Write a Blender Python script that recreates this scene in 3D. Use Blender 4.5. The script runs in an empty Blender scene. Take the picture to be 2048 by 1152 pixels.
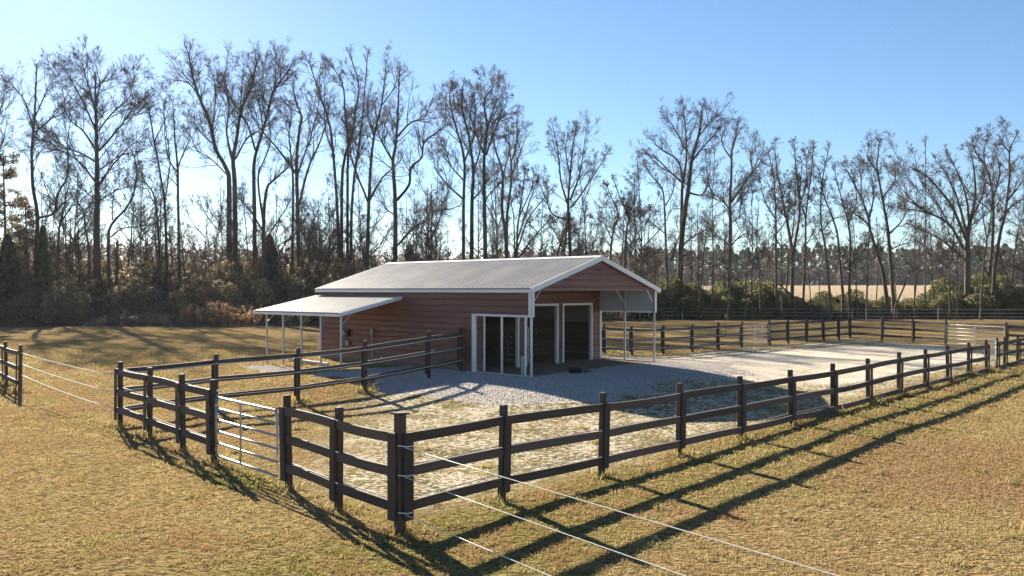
import bpy, math, random
import numpy as np
from mathutils import Vector, Matrix

random.seed(7)
RNG = np.random.default_rng(11)
SC = bpy.context.scene
COL = SC.collection
R = math.radians

# ------------------------------------------------------------------ camera
CAM_H = 3.27            # metres above the lawn
FPX = 1677.0            # focal length in photograph pixels (2048 wide)
HOR = 580.0             # horizon row in the photograph
CX = 1024.0
cam_d = bpy.data.cameras.new('camera')
cam_d.sensor_width = 36.0
cam_d.lens = 36.0 * FPX / 2048.0
cam_d.shift_y = (HOR - 576.0) / 2048.0
cam_d.clip_start = 0.1
cam_d.clip_end = 6000.0
cam = bpy.data.objects.new('camera', cam_d)
COL.objects.link(cam)
cam.location = (0, 0, CAM_H)
cam.rotation_euler = (R(90), 0, 0)
SC.camera = cam
SC.render.resolution_x = 1024
SC.render.resolution_y = 576

# ------------------------------------------------------------------ light
SUN_AZ = R(-30.0)       # measured from +Y, negative = to the left
SUN_EL = R(23.5)
SUN_DIR = Vector((math.sin(SUN_AZ) * math.cos(SUN_EL), math.cos(SUN_AZ) * math.cos(SUN_EL), math.sin(SUN_EL)))
world = bpy.data.worlds.new('World')
SC.world = world
world.use_nodes = True
wt = world.node_tree
wt.nodes.clear()
sky = wt.nodes.new('ShaderNodeTexSky')
sky.sky_type = 'NISHITA'
sky.sun_disc = False
sky.sun_elevation = SUN_EL
sky.sun_rotation = SUN_AZ
sky.altitude = 0
sky.air_density = 1.0
sky.dust_density = 0.12
sky.ozone_density = 5.0
bg = wt.nodes.new('ShaderNodeBackground')
bg.inputs['Strength'].default_value = 0.046
wo = wt.nodes.new('ShaderNodeOutputWorld')
wt.links.new(sky.outputs[0], bg.inputs[0])
wt.links.new(bg.outputs[0], wo.inputs[0])
sun_d = bpy.data.lights.new('sun', 'SUN')
sun_d.energy = 5.0
sun_d.angle = R(0.5)
sun_d.color = (1.0, 0.90, 0.74)
sun = bpy.data.objects.new('sun', sun_d)
COL.objects.link(sun)
sun.rotation_euler = SUN_DIR.to_track_quat('Z', 'Y').to_euler()
sun.location = (-40, 70, 40)

SC.view_settings.view_transform = 'Standard'
SC.view_settings.look = 'None'
SC.view_settings.exposure = 1.82
SC.view_settings.gamma = 1.0
SC.view_settings.use_curve_mapping = False
SC.cycles.use_denoising = True
SC.cycles.max_bounces = 6
SC.cycles.diffuse_bounces = 3
SC.cycles.glossy_bounces = 3
SC.cycles.transmission_bounces = 4
SC.cycles.transparent_max_bounces = 6
SC.cycles.caustics_reflective = False
SC.cycles.caustics_refractive = False

# ------------------------------------------------------------------ helpers
def tag(o, label=None, cat=None, group=None, kind=None):
    if label: o['label'] = label
    if cat: o['category'] = cat
    if group: o['group'] = group
    if kind: o['kind'] = kind
    return o

def link(o, parent=None):
    COL.objects.link(o)
    if parent is not None:
        o.parent = parent
    return o

def empty(name, loc, rz=0.0):
    o = bpy.data.objects.new(name, None)
    o.empty_display_size = 0.3
    COL.objects.link(o)
    o.location = loc
    o.rotation_euler = (0, 0, rz)
    return o

def mesh_obj(name, me, parent=None, loc=(0, 0, 0), rot=(0, 0, 0)):
    o = bpy.data.objects.new(name, me)
    link(o, parent)
    o.location = loc
    o.rotation_euler = rot
    return o

def np_mesh(name, V, quads=None, tris=None, mats=(), smooth=False, midx=None):
    me = bpy.data.meshes.new(name)
    V = np.asarray(V, dtype=np.float32).reshape(-1, 3)
    nq = 0 if quads is None else len(quads)
    nt = 0 if tris is None else len(tris)
    me.vertices.add(len(V))
    me.vertices.foreach_set('co', V.ravel())
    loops = []
    if nq: loops.append(np.asarray(quads, dtype=np.int32).ravel())
    if nt: loops.append(np.asarray(tris, dtype=np.int32).ravel())
    L = np.concatenate(loops)
    me.loops.add(len(L))
    me.loops.foreach_set('vertex_index', L)
    me.polygons.add(nq + nt)
    ls = np.concatenate([np.arange(nq) * 4, nq * 4 + np.arange(nt) * 3]).astype(np.int32)
    me.polygons.foreach_set('loop_start', ls)
    if midx is not None:
        me.polygons.foreach_set('material_index', np.asarray(midx, dtype=np.int32))
    if smooth:
        me.polygons.foreach_set('use_smooth', np.ones(nq + nt, dtype=bool))
    for m in mats: me.materials.append(m)
    me.update(calc_edges=True)
    me.validate()
    return me

class MB:
    """collects shapes into one mesh"""
    def __init__(s):
        s.v = []; s.f = []; s.m = []
    def add(s, V, F, mi=0):
        b = len(s.v)
        s.v += [tuple(p) for p in V]
        s.f += [tuple(i + b for i in f) for f in F]
        s.m += [mi] * len(F)
    def box(s, c, size, rz=0.0, ch=0.0, mi=0, mat=None):
        x, y, z = (size[0] / 2, size[1] / 2, size[2] / 2)
        if ch <= 0:
            V = [(a * x, b * y, d * z) for d in (-1, 1) for b in (-1, 1) for a in (-1, 1)]
            F = [(0, 2, 3, 1), (4, 5, 7, 6), (0, 1, 5, 4), (2, 6, 7, 3), (0, 4, 6, 2), (1, 3, 7, 5)]
        else:
            V = []; idx = {}
            for a in (-1, 1):
                for b in (-1, 1):
                    for d in (-1, 1):
                        for k in range(3):
                            p = [a * (x - ch), b * (y - ch), d * (z - ch)]
                            p[k] = (a, b, d)[k] * (x, y, z)[k]
                            idx[(a, b, d, k)] = len(V)
                            V.append(tuple(p))
            F = []
            for k in range(3):
                i, j = [q for q in range(3) if q != k]
                for sg in (-1, 1):
                    q = []
                    for (p1, p2) in ((-1, -1), (1, -1), (1, 1), (-1, 1)):
                        t = [0, 0, 0]; t[k] = sg; t[i] = p1; t[j] = p2
                        q.append(idx[(t[0], t[1], t[2], k)])
                    F.append(tuple(q))
            for k in range(3):
                i, j = [q for q in range(3) if q != k]
                for p1 in (-1, 1):
                    for p2 in (-1, 1):
                        q = []
                        for (kk, e) in ((i, -1), (i, 1), (j, 1), (j, -1)):
                            t = [0, 0, 0]; t[k] = e; t[i] = p1; t[j] = p2
                            q.append(idx[(t[0], t[1], t[2], kk)])
                        F.append(tuple(q))
            for a in (-1, 1):
                for b in (-1, 1):
                    for d in (-1, 1):
                        F.append(tuple(idx[(a, b, d, k)] for k in range(3)))
        M = Matrix.Translation(Vector(c)) @ (mat if mat is not None else Matrix.Rotation(rz, 4, 'Z'))
        s.add([M @ Vector(p) for p in V], F, mi)
    def tube(s, pts, r, n=8, cap=True, mi=0):
        P = [Vector(p) for p in pts]
        rr = r if isinstance(r, (list, tuple)) else [r] * len(P)
        base = len(s.v)
        ref = None
        for i, p in enumerate(P):
            t = (P[min(i + 1, len(P) - 1)] - P[max(i - 1, 0)]).normalized()
            if ref is None:
                ref = Vector((0, 0, 1)) if abs(t.z) < 0.9 else Vector((1, 0, 0))
            a = t.cross(ref).normalized(); b = t.cross(a).normalized()
            ref = -b if False else ref
            for k in range(n):
                th = 2 * math.pi * k / n
                s.v.append(tuple(p + rr[i] * (math.cos(th) * a + math.sin(th) * b)))
        for i in range(len(P) - 1):
            for k in range(n):
                k2 = (k + 1) % n
                s.f.append((base + i * n + k, base + i * n + k2, base + (i + 1) * n + k2, base + (i + 1) * n + k)); s.m.append(mi)
        if cap:
            s.f.append(tuple(base + k for k in range(n - 1, -1, -1))); s.m.append(mi)
            s.f.append(tuple(base + (len(P) - 1) * n + k for k in range(n))); s.m.append(mi)
    def mesh(s, name, mats, smooth=False):
        me = bpy.data.meshes.new(name)
        me.from_pydata(s.v, [], s.f)
        for m in (mats if isinstance(mats, (list, tuple)) else [mats]): me.materials.append(m)
        for p, k in zip(me.polygons, s.m):
            p.material_index = k
            p.use_smooth = smooth
        import bmesh
        bm = bmesh.new(); bm.from_mesh(me)
        bmesh.ops.recalc_face_normals(bm, faces=bm.faces)
        bm.to_mesh(me); bm.free()
        return me
    def obj(s, name, mats, parent=None, loc=(0, 0, 0), rot=(0, 0, 0), smooth=False):
        return mesh_obj(name, s.mesh(name, mats, smooth), parent, loc, rot)

# ------------------------------------------------------------------ barn frame of reference
PAD = 0.40
B_O = np.array((0.64, 27.55))            # front left corner of the barn
B_U = np.array((0.6634, 0.7483))         # along the gable front
B_V = np.array((-0.7483, 0.6634))        # along the long side, away from the camera
B_W, B_L = 7.62, 11.58
EAVE = 3.27
RIDGE = 4.40
SETB = 2.70                              # depth of the open bay
def bw(w, l, z=0.0):
    p = B_O + w * B_U + l * B_V
    return (float(p[0]), float(p[1]), z)

def smooth01(t):
    t = np.clip(t, 0, 1)
    return t * t * (3 - 2 * t)

def vnoise(x, y, s, seed=0):
    """cheap value noise, vectorised"""
    x = np.asarray(x, dtype=np.float64) / s + seed * 17.31; y = np.asarray(y, dtype=np.float64) / s + seed * 7.77
    xi = np.floor(x); yi = np.floor(y)
    fx = x - xi; fy = y - yi
    fx = fx * fx * (3 - 2 * fx); fy = fy * fy * (3 - 2 * fy)
    def h(a, b):
        v = np.sin(a * 127.1 + b * 311.7 + seed * 3.3) * 43758.5453
        return v - np.floor(v)
    return ((h(xi, yi) * (1 - fx) + h(xi + 1, yi) * fx) * (1 - fy) + (h(xi, yi + 1) * (1 - fx) + h(xi + 1, yi + 1) * fx) * fy)

def barn_dist(x, y):
    dx = np.asarray(x, dtype=np.float64) - B_O[0]; dy = np.asarray(y, dtype=np.float64) - B_O[1]
    w = dx * B_U[0] + dy * B_U[1]; l = dx * B_V[0] + dy * B_V[1]
    def rect(w0, w1, l0, l1):
        a = np.maximum(np.maximum(w0 - w, w - w1), 0); b = np.maximum(np.maximum(l0 - l, l - l1), 0)
        return np.hypot(a, b)
    return np.minimum(rect(-0.1, B_W, -0.2, B_L), rect(-2.9, 0, 6.3, B_L)), w, l

def ground(x, y):
    d, w, l = barn_dist(x, y)
    z = PAD * (1 - smooth01((d - 1.0) / 6.0))
    yy = np.asarray(y, dtype=np.float64)
    rr = np.hypot(np.asarray(x, dtype=np.float64), yy)
    z = z + 5.6 * smooth01((rr - 125.0) / 330.0) * np.where(yy > 0, 1.0, 0.3)
    far = smooth01((d - 4.0) / 4.0)
    z = z + far * 0.05 * (vnoise(x, y, 3.1, 1) - 0.5) + far * smooth01((rr - 60) / 30.) * 0.25 * (vnoise(x, y, 17.0, 2) - 0.5)
    return z

def g(x, y):
    return float(ground(x, y))

def on_ground(px, py):
    """the point of the ground that the photograph shows at pixel px, py"""
    z = 0.0
    for _ in range(40):
        d = (CAM_H - z) * FPX / (py - HOR)
        x = (px - CX) / FPX * d
        z = 0.5 * z + 0.5 * g(x, d)
    return (x, d, g(x, d))

def at_depth(px, py, d):
    return ((px - CX) / FPX * d, d, CAM_H + (HOR - py) / FPX * d)

# ------------------------------------------------------------------ materials
def newmat(name):
    m = bpy.data.materials.new(name)
    m.use_nodes = True
    nt = m.node_tree
    for n in list(nt.nodes):
        if n.type not in ('OUTPUT_MATERIAL', 'BSDF_PRINCIPLED'): nt.nodes.remove(n)
    b = next(n for n in nt.nodes if n.type == 'BSDF_PRINCIPLED')
    return m, nt, b

class NT:
    def __init__(s, nt): s.nt = nt
    def n(s, typ, **kw):
        n = s.nt.nodes.new(typ)
        for k, v in kw.items(): setattr(n, k, v)
        return n
    def l(s, a, b): s.nt.links.new(a, b)
    def val(s, sock, v):
        if hasattr(v, 'is_output'): s.l(v, sock)
        else: sock.default_value = v
    def noise(s, vec, scale, detail=3, rough=0.55, dist=0.0):
        n = s.n('ShaderNodeTexNoise')
        n.inputs['Scale'].default_value = scale; n.inputs['Detail'].default_value = detail
        n.inputs['Roughness'].default_value = rough; n.inputs['Distortion'].default_value = dist
        if vec is not None: s.l(vec, n.inputs['Vector'])
        return n.outputs['Fac']
    def math(s, op, a, b=None, c=None, clamp=False):
        n = s.n('ShaderNodeMath', operation=op); n.use_clamp = clamp
        s.val(n.inputs[0], a)
        if b is not None: s.val(n.inputs[1], b)
        if c is not None: s.val(n.inputs[2], c)
        return n.outputs[0]
    def step(s, v, lo, hi):
        n = s.n('ShaderNodeMapRange', interpolation_type='SMOOTHSTEP')
        s.val(n.inputs[0], v); n.inputs[1].default_value = lo; n.inputs[2].default_value = hi
        return n.outputs[0]
    def mix(s, f, a, b):
        n = s.n('ShaderNodeMix', data_type='RGBA')
        s.val(n.inputs[0], f)
        for sock, v in ((n.inputs[6], a), (n.inputs[7], b)):
            if hasattr(v, 'is_output'): s.l(v, sock)
            else: sock.default_value = (v[0], v[1], v[2], 1)
        return n.outputs[2]
    def scale(s, col, v):
        n = s.n('ShaderNodeMix', data_type='RGBA', blend_type='MULTIPLY')
        n.inputs[0].default_value = 1.0
        s.l(col, n.inputs[6])
        cb = s.n('ShaderNodeCombineColor')
        for i in range(3): s.val(cb.inputs[i], v)
        s.l(cb.outputs[0], n.inputs[7])
        return n.outputs[2]
    def bump(s, h, strength=0.5, dist=0.02):
        n = s.n('ShaderNodeBump')
        n.inputs['Strength'].default_value = strength; n.inputs['Distance'].default_value = dist
        s.l(h, n.inputs['Height'])
        return n.outputs[0]
    def attr(s, name):
        n = s.n('ShaderNodeAttribute'); n.attribute_name = name
        return n
    def pos(s): return s.n('ShaderNodeNewGeometry').outputs['Position']
    def obj(s): return s.n('ShaderNodeTexCoord').outputs['Object']
    def orand(s): return s.n('ShaderNodeObjectInfo').outputs['Random']

def simple(name, col, rough=0.6, metal=0.0, var=0.25, scale=6.0, bump=0.0, bscale=40.0, spec=0.5, stretch=None, objvar=0.0):
    m, nt, b = newmat(name)
    t = NT(nt)
    vec = t.obj()
    if stretch:
        mp = t.n('ShaderNodeMapping'); mp.inputs['Scale'].default_value = stretch
        t.l(vec, mp.inputs['Vector']); vec = mp.outputs[0]
    nz = t.noise(vec, scale, 5, 0.6)
    f = t.math('MULTIPLY_ADD', nz, 2 * var, 1 - var)
    if objvar:
        f = t.math('MULTIPLY', f, t.math('MULTIPLY_ADD', t.orand(), 2 * objvar, 1 - objvar))
    rgb = t.n('ShaderNodeRGB'); rgb.outputs[0].default_value = (*col, 1)
    t.l(t.scale(rgb.outputs[0], f), b.inputs['Base Color'])
    t.l(t.math('MULTIPLY_ADD', nz, 0.25, rough - 0.12), b.inputs['Roughness'])
    b.inputs['Metallic'].default_value = metal
    b.inputs['Specular IOR Level'].default_value = spec
    if bump:
        t.l(t.bump(t.noise(vec, bscale, 4), bump, 0.01), b.inputs['Normal'])
    return m

M = {}
M['fence'] = simple('dark_stained_wood', (0.076, 0.057, 0.045), 0.78, var=0.45, scale=3.0, bump=0.35, bscale=14, stretch=(1, 8, 8), objvar=0.38)
M['post'] = simple('dark_stained_post', (0.064, 0.048, 0.038), 0.8, var=0.45, scale=3.0, bump=0.35, bscale=14, stretch=(8, 8, 1), objvar=0.35)
M['galv'] = simple('galvanised_tube', (0.36, 0.37, 0.38), 0.45, 0.75, var=0.12, scale=9)
M['galv_post'] = simple('galvanised_square_tube', (0.55, 0.56, 0.55), 0.45, 0.6, var=0.15, scale=5)
M['white'] = simple('white_painted_trim', (0.74, 0.74, 0.72), 0.42, var=0.07, scale=3)
M['white_tube'] = simple('white_tube', (0.72, 0.70, 0.64), 0.5, var=0.1, scale=4)
M['rope'] = simple('white_electric_rope', (0.76, 0.74, 0.68), 0.8, var=0.15, scale=20)
M['lining_dark'] = simple('dusty_galvanised_sheet', (0.34, 0.33, 0.315), 0.7, var=0.2, scale=2)  # darker copy of the lining; stall interior shade put into the colour
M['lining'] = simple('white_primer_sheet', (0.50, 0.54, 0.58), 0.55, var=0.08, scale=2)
M['black'] = simple('black_rubber', (0.018, 0.018, 0.02), 0.65, var=0.4, scale=12, bump=0.4)
M['plank'] = simple('stall_plank', (0.125, 0.095, 0.068), 0.8, var=0.35, scale=2.5, bump=0.4, bscale=18, stretch=(1, 10, 10), objvar=0.25)
M['pale_plank'] = simple('weathered_board', (0.42, 0.37, 0.31), 0.85, var=0.3, scale=3, bump=0.4, bscale=18, stretch=(1, 10, 10), objvar=0.15)
M['grey_box'] = simple('grey_plastic', (0.30, 0.31, 0.32), 0.55, var=0.15)
M['dark_box'] = simple('dark_plastic', (0.035, 0.035, 0.04), 0.5, var=0.2)
M['green_strap'] = simple('green_webbing', (0.13, 0.15, 0.03), 0.8, var=0.2)

def siding_mat(name, col, rough, dirt):
    m, nt, b = newmat(name)
    t = NT(nt)
    p = t.obj()
    nz = t.noise(p, 0.9, 5, 0.6)
    nf = t.noise(p, 9, 4, 0.6)
    c = t.mix(t.step(nz, 0.3, 0.75), tuple(x * 0.84 for x in col), tuple(min(1, x * 1.12) for x in col))
    c = t.mix(t.math('MULTIPLY', t.step(nf, 0.45, 0.8), 0.25), c, dirt)
    c = t.scale(c, t.math('MULTIPLY_ADD', t.orand(), 0.14, 0.93))
    sp = t.n('ShaderNodeSeparateXYZ'); t.l(p, sp.inputs[0])
    splash = t.math('MULTIPLY', t.step(t.math('ADD', sp.outputs[2], t.math('MULTIPLY', nf, -0.55)), 0.22, -0.22), 0.65)
    c = t.mix(splash, c, (0.24, 0.18, 0.13))
    mp = t.n('ShaderNodeMapping'); mp.inputs['Scale'].default_value = (0.5, 5.0, 0.6); t.l(p, mp.inputs['Vector'])
    c = t.scale(c, t.math('MULTIPLY_ADD', t.noise(mp.outputs[0], 1.5, 4, 0.6), 0.36, 0.82))
    t.l(c, b.inputs['Base Color'])
    t.l(t.math('MULTIPLY_ADD', nf, 0.22, rough - 0.1), b.inputs['Roughness'])
    t.l(t.bump(t.noise(p, 1.7, 2), 0.25, 0.03), b.inputs['Normal'])
    return m
M['red'] = siding_mat('red_steel_siding', (0.155, 0.060, 0.053), 0.42, (0.19, 0.115, 0.085))
M['roof'] = siding_mat('galvalume_roofing', (0.37, 0.343, 0.305), 0.42, (0.29, 0.25, 0.205))

def bark_mat(name, col, ivy=None):
    m, nt, b = newmat(name)
    t = NT(nt)
    mp = t.n('ShaderNodeMapping'); mp.inputs['Scale'].default_value = (5, 5, 0.8)
    t.l(t.pos(), mp.inputs['Vector'])
    nz = t.noise(mp.outputs[0], 1.6, 6, 0.65)
    c = t.mix(nz, tuple(x * 0.55 for x in col), tuple(x * 1.45 for x in col))
    c = t.scale(c, t.math('MULTIPLY_ADD', t.orand(), 0.4, 0.8))
    t.l(c, b.inputs['Base Color'])
    b.inputs['Roughness'].default_value = 0.85
    b.inputs['Specular IOR Level'].default_value = 0.2
    t.l(t.bump(nz, 0.6, 0.05), b.inputs['Normal'])
    return m
M['bark'] = bark_mat('grey_brown_bark', (0.088, 0.073, 0.060))
M['twig'] = bark_mat('thin_twigs', (0.100, 0.072, 0.066))

def leaf_mat(name, ca, cb, cc, trans=0.35, rough=0.5, spec=0.4, rust=None):
    m, nt, b = newmat(name)
    t = NT(nt)
    a = t.attr('tint').outputs['Fac']
    w = t.noise(t.pos(), 0.35, 3)
    c = t.mix(t.step(a, 0.1, 0.9), ca, cb)
    c = t.mix(t.step(w, 0.45, 0.68), c, cc)
    if rust: c = t.mix(t.attr('rust').outputs['Fac'], c, rust)
    c = t.scale(c, t.math('MULTIPLY_ADD', t.orand(), 0.5, 0.75))
    t.l(c, b.inputs['Base Color'])
    b.inputs['Roughness'].default_value = rough
    b.inputs['Specular IOR Level'].default_value = spec
    tr = t.n('ShaderNodeBsdfTranslucent'); t.l(c, tr.inputs['Color'])
    mx = t.n('ShaderNodeMixShader'); mx.inputs[0].default_value = trans
    out = next(n for n in nt.nodes if n.type == 'OUTPUT_MATERIAL')
    t.l(b.outputs[0], mx.inputs[1]); t.l(tr.outputs[0], mx.inputs[2]); t.l(mx.outputs[0], out.inputs['Surface'])
    return m
M['thicket'] = leaf_mat('thicket_leaves', (0.145, 0.130, 0.072), (0.40, 0.30, 0.175), (0.25, 0.185, 0.125), 0.42, 0.6, 0.25)
M['hedge'] = leaf_mat('hedge_leaves', (0.095, 0.115, 0.035), (0.22, 0.21, 0.075), (0.15, 0.135, 0.06), 0.42, 0.6, 0.25)
M['cedar'] = leaf_mat('cedar_leaves', (0.065, 0.085, 0.045), (0.12, 0.14, 0.065), (0.11, 0.11, 0.06), 0.4, 0.65, 0.2)
M['pine'] = leaf_mat('pine_needles', (0.10, 0.10, 0.055), (0.24, 0.19, 0.13), (0.20, 0.14, 0.11), 0.5, 0.6, 0.2)
M['dry'] = leaf_mat('dry_weed', (0.30, 0.19, 0.10), (0.42, 0.28, 0.15), (0.26, 0.15, 0.09), 0.4, 0.7)
M['litter'] = leaf_mat('dead_leaves', (0.085, 0.055, 0.038), (0.14, 0.09, 0.06), (0.1, 0.07, 0.05), 0.2, 0.7)
M['far_pine'] = leaf_mat('far_pine', (0.055, 0.078, 0.038), (0.10, 0.115, 0.055), (0.08, 0.088, 0.046), 0.35, 0.8, 0.05)
M['far_bare'] = leaf_mat('far_bare', (0.17, 0.125, 0.098), (0.27, 0.195, 0.145), (0.22, 0.145, 0.11), 0.4, 0.8, 0.05)
M['blade'] = leaf_mat('grass_blades', (0.200, 0.185, 0.055), (0.43, 0.325, 0.155), (0.32, 0.215, 0.105), 0.45, 0.6, 0.2, rust=(0.33, 0.175, 0.095))
# ================================================================== LARGE STRUCTURE
# ------------------------------------------------------------------ fence lines (ground positions)
F1_A = np.array((-1.898, 11.077)); F1_S = np.array((1.7378, 1.8704))
def f1(n): return tuple(F1_A + n * F1_S)
C0 = (-1.51, 11.31)                                   # the corner nearest the camera
F2_NEAR = [C0, (-2.57, 12.43), (-3.66, 13.76)]
F2_FAR = [(-5.70, 16.03), (-6.76, 17.22), (-8.10, 18.74), (-9.44, 20.20)]
F3_PTS = [on_ground(*p)[:2] for p in ((431, 821), (596, 803), (730, 782.6), (858, 757))] + [bw(-0.14, 3.15)[:2]]
F4_NEAR = [(4.15, 39.9), (4.48, 40.5), (5.95, 41.5), (7.72, 42.75), (9.52, 44.2), (11.28, 45.8), (13.0, 47.45)]
F4_FAR = [(15.28, 49.67), (16.85, 51.1), (18.5, 52.6), (20.1, 54.0), (21.55, 55.25), (22.75, 56.36)]
F5_NEAR = [(22.75, 56.36), (23.8, 54.0), (24.83, 51.95), (25.73, 49.76)]
F5_FAR = [(27.40, 46.50), (28.3, 44.5), (29.2, 42.6)]
PADDOCK = np.array([C0, f1(17.2), F5_FAR[0], F5_NEAR[0], F4_NEAR[0], bw(7.0, 6)[:2], bw(0.5, 2.7)[:2], F3_PTS[-1], F3_PTS[2], F2_FAR[-1]])

def poly_dist(x, y, P):
    """distance to the polygon's edge, positive inside"""
    x = np.asarray(x, float); y = np.asarray(y, float)
    ins = np.zeros(x.shape, bool); dist = np.full(x.shape, 1e9)
    for i in range(len(P)):
        ax, ay = P[i]; bx, by = P[(i + 1) % len(P)]
        c = ((ay > y) != (by > y)) & (x < (bx - ax) * (y - ay) / (by - ay + 1e-12) + ax)
        ins ^= c
        t = np.clip(((x - ax) * (bx - ax) + (y - ay) * (by - ay)) / ((bx - ax) ** 2 + (by - ay) ** 2), 0, 1)
        dist = np.minimum(dist, np.hypot(x - ax - t * (bx - ax), y - ay - t * (by - ay)))
    return np.where(ins, dist, -dist)

def ellip(x, y, cx, cy, a, b, ang):
    c, s_ = math.cos(ang), math.sin(ang)
    dx = np.asarray(x) - cx; dy = np.asarray(y) - cy
    return np.sqrt(((dx * c + dy * s_) / a) ** 2 + ((-dx * s_ + dy * c) / b) ** 2)

def cover(x, y):
    """what covers the ground: fractions of trodden paddock, pale sand, gravel, barn dirt, greener turf, reddish turf"""
    d, w, l = barn_dist(x, y)
    pd = poly_dist(x, y, PADDOCK)
    edge = pd + 0.9 * (vnoise(x, y, 1.7, 3) - 0.5)
    inn = smooth01((edge - 0.1) / 1.1) * smooth01((np.asarray(x) + 5.4 + 1.6 * (vnoise(x, y, 2.2, 4) - .5)) / 2.6)
    ang = math.atan2(B_U[1], B_U[0])
    sand = np.maximum(1 - smooth01((ellip(x, y, 15.3, 38.6, 13.5, 5.6, ang) - 0.72) / 0.42), 0.8 * (1 - smooth01((ellip(x, y, 9.0, 39.5, 5.0, 2.0, ang) - 0.6) / 0.5)))
    sand = sand * smooth01((pd - 0.6) / 1.6)
    wob = 1.9 * (vnoise(x, y, 1.5, 5) - 0.5) + 1.2 * (vnoise(x, y, 0.5, 6) - 0.5)
    gr_front = smooth01((4.7 + 1.2 * smooth01((2.5 - w) / 2.0) + wob - np.hypot(np.maximum(-l, 0), np.maximum(np.maximum(-w - 0, w - 7.2), 0) * 1.1)) / 2.2) * (l < 2.5) * (w > -4.5)
    gr_left = smooth01((4.3 + wob - np.maximum(-w, 0)) / 1.2) * smooth01((l + 3.5 + wob) / 1.5) * smooth01((7.2 + wob - l) / 1.5) * (w < 0.5)
    gr_lean = smooth01((0.9 + wob * .5 - np.abs(w + 3.9)) / 0.8) * smooth01((l - 6.5) / 1.0) * smooth01((11.3 - l) / 1.0)
    gravel = np.clip(np.maximum(np.maximum(gr_front, gr_left), gr_lean), 0, 1)
    dirt = smooth01((w + 0.15) / 0.3) * smooth01((B_W + 0.25 - w) / 0.3) * smooth01((l + 0.1 + wob * .25) / 0.45) * smooth01((B_L + 0.3 - l) / 0.3)
    gravel = gravel * (1 - dirt)
    # the strip outside the long fence is greener
    t = ((np.asarray(x) - F1_A[0]) * F1_S[0] + (np.asarray(y) - F1_A[1]) * F1_S[1]) / (F1_S @ F1_S)
    off = ((np.asarray(x) - F1_A[0]) * F1_S[1] - (np.asarray(y) - F1_A[1]) * F1_S[0]) / np.linalg.norm(F1_S)
    green = smooth01((off + 0.6) / 0.7) * (1 - smooth01((off - 1.2) / 3.2)) * smooth01((t + 2.5) / 1.5) * 0.6
    green = np.maximum(green, 0.9 * (1 - smooth01((ellip(x, y, -4.6, 14.4, 1.5, 0.7, R(-47)) - 0.5) / 0.6)))
    green = np.maximum(green, 0.35 * (1 - smooth01((ellip(x, y, -3.5, 9.5, 4.0, 3.0, 0) - 0.5) / 0.7)))
    red = 1.0 * (1 - smooth01((ellip(x, y, 9.6, 15.0, 5.0, 3.6, R(35)) - 0.45) / 0.7))
    red = np.maximum(red, 0.6 * (1 - smooth01((ellip(x, y, -6.4, 9.2, 1.5, 2.6, 0) - 0.45) / 0.7)))
    red = np.maximum(red, 0.5 * (1 - smooth01((ellip(x, y, -12., 20., 3.0, 4.0, 0) - 0.45) / 0.7)))
    rr = np.hypot(np.asarray(x), np.asarray(y))
    # dead-leaf litter under the trees, with thicket and hedge shade put into its tone
    litter_shade = smooth01((np.asarray(y) - (74 + 0.18 * np.maximum(np.asarray(x), 0) + 4 * (vnoise(x, y, 5, 8) - .5))) / 4.0) * (1 - smooth01((np.asarray(y) - 112) / 10)) * smooth01((12 - np.asarray(x)) / 8)
    litter_shade = np.maximum(litter_shade, 0.9 * smooth01((np.asarray(y) - (93 + 3 * (vnoise(x, y, 5, 9) - .5))) / 3.0) * (1 - smooth01((np.asarray(y) - 108) / 4)))
    return inn, sand, gravel, dirt, green, red, litter_shade, smooth01((rr - 104.0) / 10.0)

def grade(core0, core1, step, lo, hi, k=1.13):
    a = list(np.arange(core0, core1 + 1e-6, step))
    s = step; v = a[-1]
    while v < hi: s *= k; v += s; a.append(v)
    s = step; v = a[0]; pre = []
    while v > lo: s *= k; v -= s; pre.append(v)
    return np.array(pre[::-1] + a)

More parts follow.
